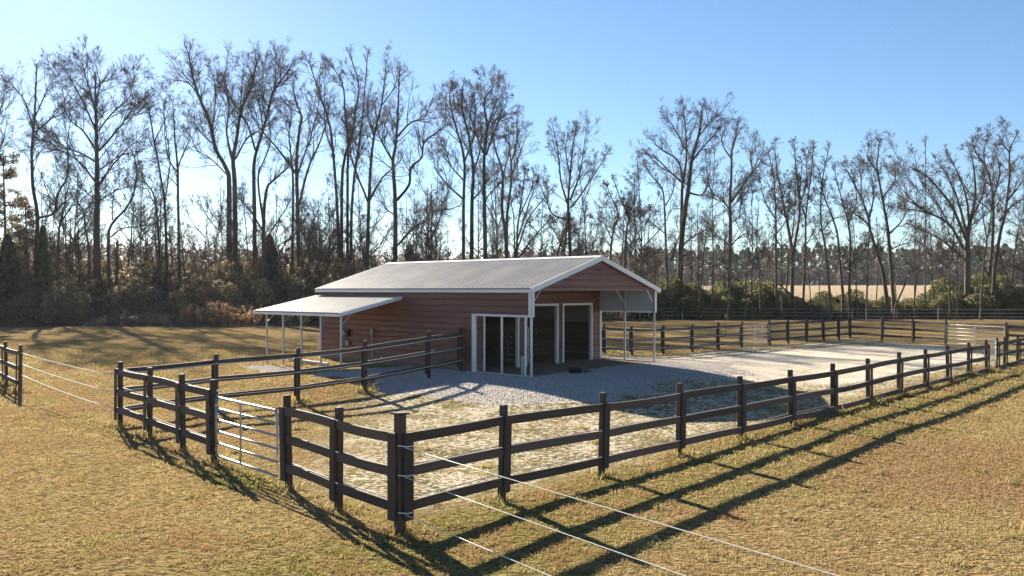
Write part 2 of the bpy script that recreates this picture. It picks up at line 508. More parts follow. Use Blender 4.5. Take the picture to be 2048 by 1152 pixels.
def build_ground():
    gx = grade(-27, 34, 0.34, -2600, 2600); gy = grade(4, 64, 0.34, -900, 3200)
    X, Y = np.meshgrid(gx, gy)
    Z = ground(X, Y)
    V = np.stack([X, Y, Z], -1).reshape(-1, 3)
    nx, ny = len(gx), len(gy)
    I = np.arange(nx * ny).reshape(ny, nx)
    Q = np.stack([I[:-1, :-1], I[:-1, 1:], I[1:, 1:], I[1:, :-1]], -1).reshape(-1, 4)
    m, nt, b = newmat('lawn_sand_and_gravel')
    t = NT(nt)
    p = t.pos()
    inn, sand, grav, dirt = [t.attr(n).outputs['Fac'] for n in ('inn', 'sand', 'gravel', 'dirt')]
    green, red, litter_shade = [t.attr(n).outputs['Fac'] for n in ('green', 'red', 'lit')]
    n_big = t.noise(p, 0.16, 4, 0.6); n_mid = t.noise(p, 0.8, 5, 0.65); n_sm = t.noise(p, 5.0, 4, 0.65); n_fin = t.noise(p, 26.0, 4, 0.7)
    mp = t.n('ShaderNodeMapping'); mp.inputs['Rotation'].default_value = (0, 0, R(25)); mp.inputs['Scale'].default_value = (1, 1.9, 1)
    t.l(p, mp.inputs['Vector'])
    n_clump = t.noise(mp.outputs[0], 9.0, 3, 0.6)
    TAN, PALE, OLIVE, RUST, DEEP = (0.36, 0.258, 0.125), (0.54, 0.425, 0.245), (0.225, 0.200, 0.062), (0.29, 0.155, 0.085), (0.085, 0.058, 0.028)
    gsel = t.math('ADD', t.math('MULTIPLY', green, 0.42), t.math('ADD', t.math('MULTIPLY', n_big, 0.55), t.math('MULTIPLY', n_mid, 0.5)))
    lawn = t.mix(t.step(gsel, 0.50, 0.88), TAN, OLIVE)
    lawn = t.mix(t.math('MULTIPLY', t.step(t.math('ADD', t.noise(p, 0.45, 4, 0.6), t.math('MULTIPLY', red, 0.28)), 0.54, 0.76), 0.65), lawn, RUST)
    lawn = t.mix(t.math('MULTIPLY', t.step(n_sm, 0.5, 0.75), 0.5), lawn, PALE)
    lawn = t.mix(t.math('MULTIPLY', t.step(n_clump, 0.56, 0.40), 0.85), lawn, DEEP)  # shade in the hollows between clumps put into the colour
    # trodden paddock: pale sandy soil under thin grass
    soil = t.mix(n_mid, (0.60, 0.52, 0.39), (0.76, 0.67, 0.53))
    tuft = t.mix(n_mid, (0.115, 0.105, 0.042), (0.21, 0.175, 0.08))
    pm = t.math('ADD', t.math('MULTIPLY', n_clump, 0.6), t.math('ADD', t.math('MULTIPLY', n_sm, 0.3), t.math('MULTIPLY', n_mid, 0.35)))
    padk = t.mix(t.step(pm, 0.57, 0.655), soil, tuft)
    sandc = t.mix(t.step(n_mid, 0.35, 0.7), (0.72, 0.64, 0.52), (0.62, 0.535, 0.42))
    sandc = t.mix(t.math('MULTIPLY', t.step(pm, 0.66, 0.74), 0.85), sandc, (0.21, 0.17, 0.085))
    vor = t.n('ShaderNodeTexVoronoi'); vor.inputs['Scale'].default_value = 22.0
    t.l(p, vor.inputs['Vector'])
    sepv = t.n('ShaderNodeSeparateColor'); t.l(vor.outputs['Color'], sepv.inputs[0])
    gcol = t.mix(sepv.outputs[0], (0.29, 0.262, 0.235), (0.68, 0.615, 0.545))
    gcol = t.mix(t.math('MULTIPLY', t.step(n_mid, 0.5, 0.75), 0.45), gcol, (0.32, 0.27, 0.20))
    dcol = t.mix(n_sm, (0.25, 0.185, 0.135), (0.36, 0.275, 0.205))
    lcol = t.mix(t.step(n_sm, 0.35, 0.7), (0.075, 0.050, 0.035), (0.19, 0.135, 0.09))
    c = t.mix(inn, lawn, padk)
    def brk(a, k=0.7): return t.step(t.math('ADD', a, t.math('MULTIPLY', t.math('SUBTRACT', t.math('ADD', t.math('MULTIPLY', n_sm, .5), t.math('MULTIPLY', n_mid, .5)), 0.5), k)), 0.38, 0.62)
    c = t.mix(brk(sand, 1.3), c, sandc)
    gv = brk(grav, 1.0)
    c = t.mix(gv, c, gcol)
    c = t.mix(brk(dirt, 0.5), c, dcol)
    c = t.mix(t.attr('stubble').outputs['Fac'], c, t.mix(t.noise(p, 0.05, 3), (0.36, 0.27, 0.175), (0.44, 0.34, 0.225)))
    c = t.mix(litter_shade, c, lcol)
    c = t.scale(c, t.math('MULTIPLY_ADD', n_fin, 0.7, 0.65))
    t.l(c, b.inputs['Base Color'])
    b.inputs['Roughness'].default_value = 0.95
    b.inputs['Specular IOR Level'].default_value = 0.0
    hh = t.math('ADD', t.math('MULTIPLY', n_clump, 0.9), t.math('ADD', t.math('MULTIPLY', n_sm, 0.55), t.math('MULTIPLY', n_fin, 0.32)))
    hg = t.math('SUBTRACT', 1.0, vor.outputs['Distance'])
    hm = t.n('ShaderNodeMix', data_type='FLOAT')
    t.l(gv, hm.inputs[0]); t.l(hh, hm.inputs[2]); t.l(t.math('MULTIPLY', hg, 0.5), hm.inputs[3])
    t.l(t.bump(hm.outputs[0], 1.0, 0.16), b.inputs['Normal'])
    me = np_mesh('ground', V, Q, mats=[m], smooth=True)
    for nm, arr in zip(('inn', 'sand', 'gravel', 'dirt', 'green', 'red', 'lit', 'stubble'), cover(X, Y)):
        a = me.attributes.new(nm, 'FLOAT', 'POINT')
        a.data.foreach_set('value', np.asarray(arr, dtype=np.float32).ravel())
    o = mesh_obj('ground', me)
    tag(o, 'dormant tan lawn with a sandy paddock and gravel round the barn', kind='structure')
build_ground()

# ------------------------------------------------------------------ barn
HE = EAVE - PAD          # eave above the pad
HR = RIDGE - PAD
HEAD = 2.00              # head of the open side bays
barn = empty('barn', (B_O[0], B_O[1], PAD), math.atan2(B_U[1], B_U[0]))
tag(barn, 'red steel-sided horse barn with a pale ribbed metal roof, open front bay and side lean-to', 'barn')

def rib_profile(a, b, pitch=0.229, h=0.03, wb=0.07, wt=0.024):
    P = [(a, 0.0)]
    n = max(1, int(round((b - a) / pitch)))
    for k in range(n):
        c = a + (k + 0.5) * (b - a) / n
        P += [(c - wb / 2, 0), (c - wt / 2, h), (c + wt / 2, h), (c + wb / 2, 0)]
    P.append((b, 0.0))
    return P

def siding(axis, fix, out, s0, s1, z0, z1, name='siding_panel', lining='lining_dark'):
    """one horizontally ribbed sheet; axis 'x' runs along the gable, 'y' along the long side; s0, s1 numbers or functions of height"""
    f0 = s0 if callable(s0) else (lambda z: s0)
    f1_ = s1 if callable(s1) else (lambda z: s1)
    V = []; F = []; mi = []
    prof = rib_profile(z0, z1 - 0.004)
    for z, h in prof:
        for s in (f0(z), f1_(z)):
            V.append((s, fix + out * h, z) if axis == 'x' else (fix + out * h, s, z))
    for i in range(len(prof) - 1):
        q = (2 * i, 2 * i + 1, 2 * i + 3, 2 * i + 2)
        F.append(q); mi.append(0)
    if lining:
        b = len(V); t = 0.022
        for z in (z0, z1 - 0.004):
            for s in (f0(z), f1_(z)):
                V.append((s, fix - out * t, z) if axis == 'x' else (fix - out * t, s, z))
        F.append((b, b + 2, b + 3, b + 1)); mi.append(1)
        n = 2 * (len(prof) - 1)
        F += [(0, b, b + 1, 1), (n, n + 1, b + 3, b + 2), (0, n, b + 2, b), (1, b + 1, b + 3, n + 1)]; mi += [1] * 4
    me = bpy.data.meshes.new(name)
    me.from_pydata(V, [], F)
    me.materials.append(M['red']); me.materials.append(M[lining or 'lining'])
    for p_, k in zip(me.polygons, mi): p_.material_index = k
    return mesh_obj(name, me, barn)

B2 = B_W / 2
slope = (HR - HE) / B2
# left long side
for (a, b) in ((2.66, 7.10), (7.10, B_L)):
    siding('y', 0.0, -1, a, b, 0.0, 0.96); siding('y', 0.0, -1, a, b, 0.96, HEAD)
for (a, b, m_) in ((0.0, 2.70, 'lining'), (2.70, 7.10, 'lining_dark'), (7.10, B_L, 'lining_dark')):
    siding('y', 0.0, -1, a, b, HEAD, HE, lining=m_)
# right long side
for (a, b) in ((2.72, 7.10), (7.10, B_L)):
    siding('y', B_W, 1, a, b, 0.0, 0.96); siding('y', B_W, 1, a, b, 0.96, HEAD)
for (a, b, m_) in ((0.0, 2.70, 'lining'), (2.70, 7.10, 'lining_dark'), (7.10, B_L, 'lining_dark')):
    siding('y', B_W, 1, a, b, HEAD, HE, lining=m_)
# back gable
for (a, b) in ((0.0, 0.96), (0.96, HEAD), (HEAD, HE)):
    siding('x', B_L, 1, 0.03, B_W - 0.03, a, b)
lw = lambda z: (z - HE) / slope + 0.03
rw = lambda z: B_W - (z - HE) / slope - 0.03
for l_, o_ in ((0.0, -1), (B_L, 1), (SETB + 0.03, -1)):  # third gable, unseen above the stall front, is added to block light
    siding('x', l_, o_, lw, rw, HE, HE + 0.46); siding('x', l_, o_, lw, rw, HE + 0.46, HE + 1.09)
# stall front inside the open bay
DH = 2.33
DOORS = ((0.52, 2.40), (2.81, 4.735), (5.06, 6.99))
xs = [0.03] + [v for dd in DOORS for v in dd] + [B_W - 0.03]
for k in range(0, 8, 2):
    siding('x', SETB, -1, xs[k], xs[k + 1], 0.0, 0.92); siding('x', SETB, -1, xs[k], xs[k + 1], 0.92, DH)
siding('x', SETB, -1, 0.03, B_W - 0.03, DH, HE)

def part(name, mb, mat, **k):
    return mb.obj(name, mat, barn, **k)

for (a, b) in DOORS:
    q = MB()
    q.box((a + 0.02, SETB - 0.045, DH / 2), (0.07, 0.05, DH)); q.box((b - 0.02, SETB - 0.045, DH / 2), (0.07, 0.05, DH))
    q.box(((a + b) / 2, SETB - 0.047, DH - 0.03), (b - a + 0.03, 0.05, 0.08))
    q.box((a + 0.024, SETB + 0.03, DH / 2), (0.03, 0.1, DH)); q.box((b - 0.024, SETB + 0.03, DH / 2), (0.03, 0.1, DH))
    part('door_frame', q, M['white'])

def roof_side(w_e, z_e, w_r, z_r, l0, l1, n, name):
    """ribbed sheets from the eave (w_e, z_e) up to (w_r, z_r)"""
    dw, dz = w_r - w_e, z_r - z_e
    ln = math.hypot(dw, dz); nx, nz = -dz / ln, dw / ln
    if nz < 0: nx, nz = -nx, -nz
    step = (l1 - l0) / n
    for k in range(n):
        a, b = l0 + k * step, l0 + (k + 1) * step - 0.003
        prof = rib_profile(a, b, 0.229, 0.046, 0.135, 0.090)
        V = []; F = []; mi = []
        for l, h in prof:
            V.append((w_e + nx * h, l, z_e + nz * h)); V.append((w_r + nx * h, l, z_r + nz * h))
        for i in range(len(prof) - 1):
            F.append((2 * i, 2 * i + 1, 2 * i + 3, 2 * i + 2)); mi.append(0)
        c = len(V)
        for l in (a, b):
            V.append((w_e - nx * 0.02, l, z_e - nz * 0.02)); V.append((w_r - nx * 0.02, l, z_r - nz * 0.02))
        F.append((c, c + 2, c + 3, c + 1)); mi.append(1)
        F.append((0, 2 * len(prof) - 2, c + 2, c)); mi.append(0)
        me = bpy.data.meshes.new(name); me.from_pydata(V, [], F)
        me.materials.append(M['roof']); me.materials.append(M['lining_dark'])
        for p_, q_ in zip(me.polygons, mi): p_.material_index = q_
        o = mesh_obj(name, me, barn)
RL0, RL1 = -0.12, B_L + 0.16
roof_side(-0.14, HE - 0.14 * slope + 0.06, B2, HR + 0.06, RL0, RL1, 13, 'roof_panel')
roof_side(B_W + 0.14, HE - 0.14 * slope + 0.06, B2, HR + 0.06, RL0, RL1, 13, 'roof_panel')

q = MB()
lm = (RL0 + RL1) / 2; ll = RL1 - RL0 + 0.04
ang = math.atan(slope)
for s_ in (-1, 1):
    q.box((B2 + s_ * 0.11, lm, HR + 0.115 - 0.11 * slope), (0.24, ll, 0.016), mat=Matrix.Rotation(s_ * ang, 4, 'Y'))
part('ridge_cap', q, M['white'])
for s_, w_ in ((-1, -0.15), (1, B_W + 0.15)):
    q = MB(); q.box((w_, lm, HE - 0.035), (0.02, ll, 0.105)); part('eave_trim', q, M['white'])
rl = math.hypot(B2 + 0.16, (B2 + 0.16) * slope)
for l_ in (RL0 - 0.012, RL1 + 0.012):
    for s_ in (-1, 1):
        q = MB()
        cx_ = B2 + s_ * (B2 + 0.16) / 2
        cz_ = HR + 0.02 - slope * (B2 + 0.16) / 2
        q.box((cx_, l_, cz_), (rl, 0.022, 0.17), mat=Matrix.Rotation(s_ * ang, 4, 'Y'))
        part('rake_trim', q, M['white'])
# trims and posts of the open bay
def upright(w, l, z0, z1, sx, sy, mat, name):
    q = MB(); q.box((w, l, (z0 + z1) / 2), (sx, sy, z1 - z0), ch=0.006); return part(name, q, mat)
q = MB(); q.box((0.045, -0.03, (HEAD + HE) / 2 - 0.02), (0.13, 0.02, HE - HEAD)); q.box((-0.03, 0.045, (HEAD + HE) / 2 - 0.02), (0.02, 0.11, HE - HEAD)); part('corner_trim', q, M['white'])
q = MB(); q.box((B_W - 0.045, -0.03, (HEAD + HE) / 2 - 0.02), (0.13, 0.02, HE - HEAD)); q.box((B_W + 0.03, 0.045, (HEAD + HE) / 2 - 0.02), (0.02, 0.11, HE - HEAD)); part('corner_trim', q, M['white'])
q = MB(); q.box((-0.035, 2.63, 1.01), (0.022, 0.14, 2.06)); q.box((0.0, 2.568, 1.0), (0.09, 0.02, 2.0)); part('corner_trim', q, M['white'])
q = MB(); q.box((B_W + 0.035, 2.70, 1.0), (0.022, 0.12, 2.0)); q.box((B_W - 0.02, 2.65, 1.0), (0.07, 0.02, 2.0)); part('corner_trim', q, M['white'])
q = MB(); q.box((-0.03, 1.30, HEAD - 0.005), (0.025, 2.56, 0.05)); q.box((0.03, 1.30, HEAD + 0.02), (0.06, 2.56, 0.055)); part('header_trim', q, M['white'])
q = MB(); q.box((B_W + 0.03, 1.32, HEAD - 0.005), (0.025, 2.6, 0.05)); q.box((B_W - 0.03, 1.32, HEAD + 0.02), (0.06, 2.6, 0.055)); part('header_trim', q, M['white'])
upright(0.04, 0.04, -0.05, HE, 0.07, 0.07, M['galv_post'], 'bay_post')
upright(0.04, 1.354, -0.05, HEAD, 0.065, 0.065, M['galv_post'], 'bay_post')
upright(0.04, 0.30, -0.05, HEAD, 0.045, 0.045, M['white'], 'bay_post')
upright(B_W - 0.04, 0.04, -0.05, HE, 0.065, 0.065, M['galv_post'], 'bay_post')
upright(B_W - 0.055, 1.42, -0.05, HE, 0.065, 0.065, M['galv_post'], 'bay_post')
q = MB(); q.tube([(B_W - 0.055, 1.42, 2.30), (B_W - 0.70, 1.42, HE + 0.02)], 0.022, 6); part('brace', q, M['galv_post'])
for w_, sg in ((0.04, 1), (B_W - 0.04, -1)):
    q = MB(); q.tube([(w_, 0.06, 2.32), (w_ + sg * 0.55, 0.06, HE + 0.05)], 0.02, 6); part('brace', q, M['galv_post'])
q = MB(); q.box((B2, 0.06, HE + 0.02), (B_W - 0.1, 0.06, 0.06)); part('header_beam', q, M['galv_post'])
q = MB(); q.box((B2 + 0.05, -0.035, 3.60), (0.30, 0.03, 0.06)); part('gable_vent', q, M['dark_box'])
q = MB(); q.box((0.02, 1.33, 0.02), (0.06, 2.5, 0.045)); part('base_rail', q, M['galv_post'])
q = MB(); q.box((B_W - 0.02, 1.33, 0.02), (0.06, 2.5, 0.045)); part('base_rail', q, M['galv_post'])
# stall partitions of planks
for w_ in (2.60, 4.90):
    for k in range(8):
        q = MB(); q.box((w_ + 0.004 * ((k * 7) % 3 - 1), 7.1, 0.13 + k * 0.215), (0.042, 8.2, 0.195), ch=0.008)
        part('partition_plank', q, M['plank'])
    for l_ in (2.95, 7.1, 11.2):
        upright(w_ + 0.06, l_, -0.05, 2.2, 0.06, 0.06, M['white'], 'partition_post')
for k in range(7):                                            # kick boards at the back
    q = MB(); q.box((B2, B_L - 0.09, 0.13 + k * 0.215), (B_W - 0.3, 0.042, 0.195), ch=0.008); part('partition_plank', q, M['plank'])
for k in range(7):                                            # kick boards and girts on the right stall wall
    q = MB(); q.box((B_W - 0.075, 7.1, 0.13 + k * 0.215), (0.042, 8.4, 0.19), ch=0.008); part('partition_plank', q, M['plank'])
for z_ in (1.75, 2.05, 2.35, 2.65):
    q = MB(); q.box((B_W - 0.05, 7.1, z_), (0.05, 8.5, 0.055)); part('wall_girt', q, M['lining_dark'])
    q = MB(); q.box((B2, B_L - 0.06, z_), (B_W - 0.2, 0.05, 0.055)); part('wall_girt', q, M['lining_dark'])
for l_ in (4.6, 6.4, 8.6):
    upright(B_W - 0.12, l_, -0.05, HE, 0.06, 0.06, M['galv_post'], 'partition_post')
for w_ in (1.3, 3.6, 6.2):
    upright(w_, B_L - 0.2, -0.05, HE, 0.06, 0.06, M['galv_post'], 'partition_post')
# banded white posts just inside the middle and right doors
for w_, l_, h0, h1 in ((3.62, 4.1, 0.12, 1.42), (5.62, 4.5, 0.2, 1.35)):
    q = MB(); q.box((w_, l_, (h0 + h1) / 2), (0.065, 0.065, h1 - h0), ch=0.005)
    p_ = part('stall_post', q, M['white'])
    for k in range(4):
        q = MB(); q.box((w_, l_, h0 + (k + 0.9) * (h1 - h0) / 4.6), (0.09, 0.08, 0.035)); q.obj('band', M['black'], p_)
q = MB(); q.tube([(3.95, 3.5, 0.05), (3.95, 3.5, 1.32), (3.90, 3.5, 1.42), (3.80, 3.5, 1.46)], 0.022, 8); part('stall_gate_edge', q, M['white_tube'])
q = MB(); q.tube([(2.33, 3.1, 0.28), (2.30, 3.1, 0.9), (2.33, 3.1, 1.35)], 0.025, 6); q.tube([(2.33, 3.1, 0.16), (2.33, 3.1, 0.28)], 0.035, 6)
o = part('hanging_strap', q, M['green_strap'])

# lean-to
LW, LZ0, LZ1 = 2.75, 2.00, 2.61
LT0, LT1 = 6.42, 11.95
roof_side(-2.93, LZ0 + 0.02, -0.02, LZ1, LT0, LT1, 6, 'lean_to_panel')
ls = (LZ1 - LZ0 - 0.02) / 2.91
la = math.atan(ls)
for l_ in (LT0 - 0.012, LT1 + 0.012):
    q = MB(); q.box((-1.475, l_, (LZ0 + 0.02 + LZ1) / 2 - 0.035), (3.0, 0.022, 0.13), mat=Matrix.Rotation(-la, 4, 'Y')); part('rake_trim', q, M['white'])
q = MB(); q.box((-2.945, (LT0 + LT1) / 2, LZ0 - 0.03), (0.02, LT1 - LT0, 0.09)); part('eave_trim', q, M['white'])
q = MB(); q.box((-LW, (LT0 + LT1) / 2, LZ0 - 0.02), (0.06, LT1 - LT0 - 0.1, 0.06)); part('header_beam', q, M['galv_post'])
for l_ in (6.54, 7.75, 8.97, 10.17, 11.31):
    upright(-LW, l_, -0.25, LZ0 - 0.05, 0.065, 0.065, M['galv_post'], 'lean_to_post')
    q = MB(); q.tube([(-LW + 0.02, l_, 1.62), (-LW + 0.50, l_, LZ0 + 0.06)], 0.02, 6); part('brace', q, M['galv_post'])
    q = MB(); q.box((-1.4, l_, (LZ0 + LZ1) / 2 - 0.06), (2.75, 0.05, 0.05), mat=Matrix.Rotation(-la, 4, 'Y')); part('rafter', q, M['galv_post'])
# electrical fittings on the long wall
q = MB(); q.box((-0.09, 9.69, 1.15), (0.12, 0.26, 0.30), ch=0.015); q.tube([(-0.06, 9.75, 0.78), (-0.06, 9.75, 1.0)], 0.015, 6); part('meter_box', q, M['dark_box'])
q = MB(); q.tube([(-0.16, 9.80, 1.13), (-0.20, 9.80, 1.13)], [0.09, 0.08], 12); part('meter_dial', q, M['grey_box'])
q = MB(); q.box((-0.07, 9.70, 0.72), (0.07, 0.20, 0.20), ch=0.01); part('outlet_box', q, M['grey_box'])
q = MB(); q.tube([(-0.10, 8.1, -0.2), (-0.10, 8.1, 1.10)], 0.022, 8); q.box((-0.10, 8.1, 1.22), (0.11, 0.14, 0.24), ch=0.015); q.tube([(-0.10, 8.1, 1.06), (-0.10, 8.1, 1.12)], 0.04, 8); part('conduit_riser', q, M['grey_box'])

# ------------------------------------------------------------------ fences
_post_cache = {}
def post_mesh(w, h):
    k = (w, round(h, 2))
    if k not in _post_cache:
        q = MB(); q.box((0, 0, h / 2 - 0.3), (w, w, h + 0.6), ch=0.008)
        _post_cache[k] = q.mesh('post', M['post'])
    return _post_cache[k]
_batten_cache = {}
def batten_mesh(h):
    k = round(h, 2)
    if k not in _batten_cache:
        q = MB(); q.box((0, 0, h / 2), (0.145, 0.028, h), ch=0.006)
        _batten_cache[k] = q.mesh('batten', M['post'])
    return _batten_cache[k]

def rope_part(parent, org, pts, r=0.0085, sag=0.03, name='rope'):
    P = []
    for i in range(len(pts) - 1):
        a, b = Vector(pts[i]), Vector(pts[i + 1])
        n = 6
        for k in range(n + (i == len(pts) - 2)):
            t = k / n
            p = a.lerp(b, t); p.z -= sag * 4 * t * (1 - t)
            P.append(p - Vector(org))
    q = MB(); q.tube(P, r, 5)
    return q.obj(name, M['rope'], parent, smooth=True)

def fence(label, pts, side, group=None, low=0.39, rope=(1.10, 0.72, 0.30), rope_side=-1, first=True, last=True, top=0.17, rng=None, dz=None):
    """post-and-rail run; side +1: the rails stand to the left of the walking direction; low: top of the lowest rail above ground"""
    org = (pts[0][0], pts[0][1], g(*pts[0]))
    root = empty('rail_fence', org)
    tag(root, label, 'fence', group)
    rg = random.Random(int(abs(pts[0][0] * 100 + pts[-1][1] * 10)))
    n = len(pts)
    rel = lambda p: (p[0] - org[0], p[1] - org[1], p[2] - org[2])
    lows = [low(i) if callable(low) else low for i in range(n)]
    zs = [g(*p) for p in pts]
    dirs = []
    for i in range(n - 1):
        v = Vector((pts[i + 1][0] - pts[i][0], pts[i + 1][1] - pts[i][1])); dirs.append(v.normalized())
    pd = [(dirs[max(i - 1, 0)] + dirs[min(i, n - 2)]).normalized() for i in range(n)]
    for i, p in enumerate(pts):
        d = pd[i]; nv = Vector((-d.y, d.x)) * side
        rz = math.atan2(d.y, d.x)
        tl = (rg.uniform(-.024, .024), rg.uniform(-.024, .024))
        if (i > 0 or first) and (i < n - 1 or last):
            o = mesh_obj('post', post_mesh(0.10, lows[i] + 0.935 + top + rg.uniform(-.02, .02)), root, rel((p[0], p[1], zs[i])), (tl[0], tl[1], rz))
            bh = lows[i] + 0.935 - 0.15
            off = 0.05 + 0.042 + 0.016
            mesh_obj('batten', batten_mesh(bh), root, rel((p[0] + nv.x * off, p[1] + nv.y * off, zs[i] + 0.15)), (tl[0], tl[1], rz))
    for i in range(n - 1):
        d = dirs[i]; nv = Vector((-d.y, d.x)) * side
        off = 0.05 + 0.021
        for k in range(3):
            za = zs[i] + lows[i] + k * 0.4675 - 0.072 + rg.uniform(-.008, .008); zb = zs[i + 1] + lows[i + 1] + k * 0.4675 - 0.072 + rg.uniform(-.008, .008)
            a = Vector((pts[i][0] + nv.x * off, pts[i][1] + nv.y * off, za)); b = Vector((pts[i + 1][0] + nv.x * off, pts[i + 1][1] + nv.y * off, zb))
            L = (b - a).length
            q = MB()
            S = 4; bow = rg.uniform(-.022, .018); wrp = rg.uniform(-.012, .012)
            sec = ((-.019, -.0675), (.019, -.0675), (.021, -.0655), (.021, .0655), (.019, .0675), (-.019, .0675), (-.021, .0655), (-.021, -.0655))
            V = []
            for s_ in range(S + 1):
                t = s_ / S
                for (yy, zz) in sec:
                    V.append(((t - 0) * (L - 0.006) + 0.003, yy + wrp * 4 * t * (1 - t), zz + bow * 4 * t * (1 - t)))
            F = []
            m_ = len(sec)
            for s_ in range(S):
                for j in range(m_):
                    F.append((s_ * m_ + j, s_ * m_ + (j + 1) % m_, (s_ + 1) * m_ + (j + 1) % m_, (s_ + 1) * m_ + j))
            F.append(tuple(range(m_ - 1, -1, -1))); F.append(tuple(S * m_ + j for j in range(m_)))
            q.add(V, F)
            pitch = math.asin((zb - za) / L)
            o = q.obj('rail', M['fence'], root, rel(a), (0, -pitch, math.atan2(d.y, d.x)))
    if rope:
        for h in rope:
            P = []
            for i, p in enumerate(pts):
                d = pd[i]; nv = Vector((-d.y, d.x)) * side * rope_side
                P.append((p[0] + nv.x * 0.085, p[1] + nv.y * 0.085, zs[i] + h + (lows[i] - 0.39)))
            rope_part(root, org, P, sag=0.015)
            q = MB()
        for i, p in enumerate(pts):
            d = pd[i]; nv = Vector((-d.y, d.x)) * side * rope_side
            q = MB()
            for h in rope:
                q.tube([rel((p[0] + nv.x * 0.05, p[1] + nv.y * 0.05, zs[i] + h + lows[i] - 0.39)), rel((p[0] + nv.x * 0.095, p[1] + nv.y * 0.095, zs[i] + h + lows[i] - 0.39))], 0.016, 6)
            q.obj('insulator', M['rope'], root)
    return root

GRP = 'dark post-and-rail paddock fence runs'
lowF1 = lambda i: float(np.interp(i, [0, 1, 3, 6, 9, 12], [0.42, 0.393, 0.32, 0.20, 0.215, 0.165]))
fence('long dark rail fence run from the near corner right to the narrow white gate', [C0] + [f1(n) for n in range(1, 13)], -1, GRP, lowF1, rope=(1.27, 0.84, 0.40), rope_side=-1, first=False)
fence('short dark fence stretch beyond the narrow white gate at the right edge', [f1(12.62), f1(13.15), f1(14.05), f1(15), f1(16), f1(17)], -1, GRP, 0.17)
fence('short dark fence run between the silver gate and the near corner', F2_NEAR[::-1], -1, GRP, 0.43, rope=(1.25, 0.80, 0.36), last=False)
fence('three-bay dark fence run on the left, from the far left corner to the silver gate', F2_FAR[::-1], -1, GRP, 0.45, rope=(1.29, 0.84, 0.36))
fence('dark fence run from the left corner up to the red barn wall', [F2_FAR[-1]] + F3_PTS, 1, GRP, 0.44, rope=(1.22, 0.80, 0.36), first=False)
fence('dark fence run behind the barn on the right, up to the small white gate', F4_NEAR, 1, GRP, 0.38, rope=(1.22, 0.80, 0.36))
fence('five-bay dark fence run from the small white gate to the far paddock corner', F4_FAR, 1, GRP, 0.40, rope=None)
fence('short dark fence run across the far end of the paddock', F5_NEAR, 1, GRP, 0.40, rope=None, first=False)
fence('dark fence end beyond the wide white gate at the right edge of the paddock', F5_FAR, 1, GRP, 0.40, rope=None)
lf = [on_ground(40, 785)[:2], on_ground(13.2, 771)[:2]]
dv = (lf[1][0] - lf[0][0], lf[1][1] - lf[0][1])
lf += [(lf[1][0] + k * dv[0], lf[1][1] + k * dv[1]) for k in (1, 2)]
fence('separate dark fence end standing in the lawn at the left edge', lf, 1, GRP, 0.40, rope=None)

def corner_post(loc, h, label):
    root = empty('corner_post', (loc[0], loc[1], g(*loc)), math.atan2(F1_S[1], F1_S[0]))
    tag(root, label, 'post', 'heavy corner posts')
    q = MB(); q.box((0, 0, h / 2 - 0.3), (0.125, 0.125, h + 0.6), ch=0.01); q.obj('shaft', M['post'], root)
    bh = h - 0.42
    q = MB(); q.box((0.06, -0.112, 0.17 + bh / 2), (0.16, 0.028, bh), ch=0.006); q.obj('batten', M['post'], root)
    q = MB(); q.box((-0.105, 0.05, 0.17 + bh / 2), (0.028, 0.16, bh), ch=0.006); q.obj('batten', M['post'], root)
    q = MB(); q.box((0, 0, h + 0.008), (0.21, 0.17, 0.028), ch=0.006, mat=Matrix.Rotation(0.08, 4, 'Y')); q.obj('cap', M['post'], root)
    for hh in (1.17, 0.775, 0.276):
        q = MB(); q.tube([(-0.12, -0.10, hh + .03), (0.02, -0.135, hh), (0.14, -0.13, hh)], 0.007, 5); q.obj('rope_tie', M['rope'], root)
    return root
corner_post(C0, 1.60, 'thick capped corner post nearest the camera where two fence runs meet')

def wrope(label, a, b, heights, post_end=True, sag=0.02, r=0.0052, group='white electric ropes strung across the lawn'):
    za, zb = g(*a), g(*b)
    org = (a[0], a[1], za)
    root = empty('rope_fence', org)
    tag(root, label, 'rope fence', group)
    for (h0, h1) in heights:
        rope_part(root, org, [(a[0], a[1], za + h0), (b[0], b[1], zb + h1)], r, sag)
    if post_end:
        mesh_obj('post', post_mesh(0.10, 1.45), root, (b[0] - a[0], b[1] - a[1], zb - za))
    return root
wrope('three white electric ropes running from the near corner post out of the lower right', (C0[0] + 0.08, C0[1] - 0.12), (7.1, 0.12), ((1.17, 1.17), (0.775, 0.775), (0.276, 0.276)))
wrope('three white electric ropes from the left fence end to the left paddock corner', lf[0], (F2_FAR[-1][0] - .1, F2_FAR[-1][1] - .05), ((1.28, 1.22), (0.93, 0.80), (0.58, 0.40)), False, 0.05, 0.0115)

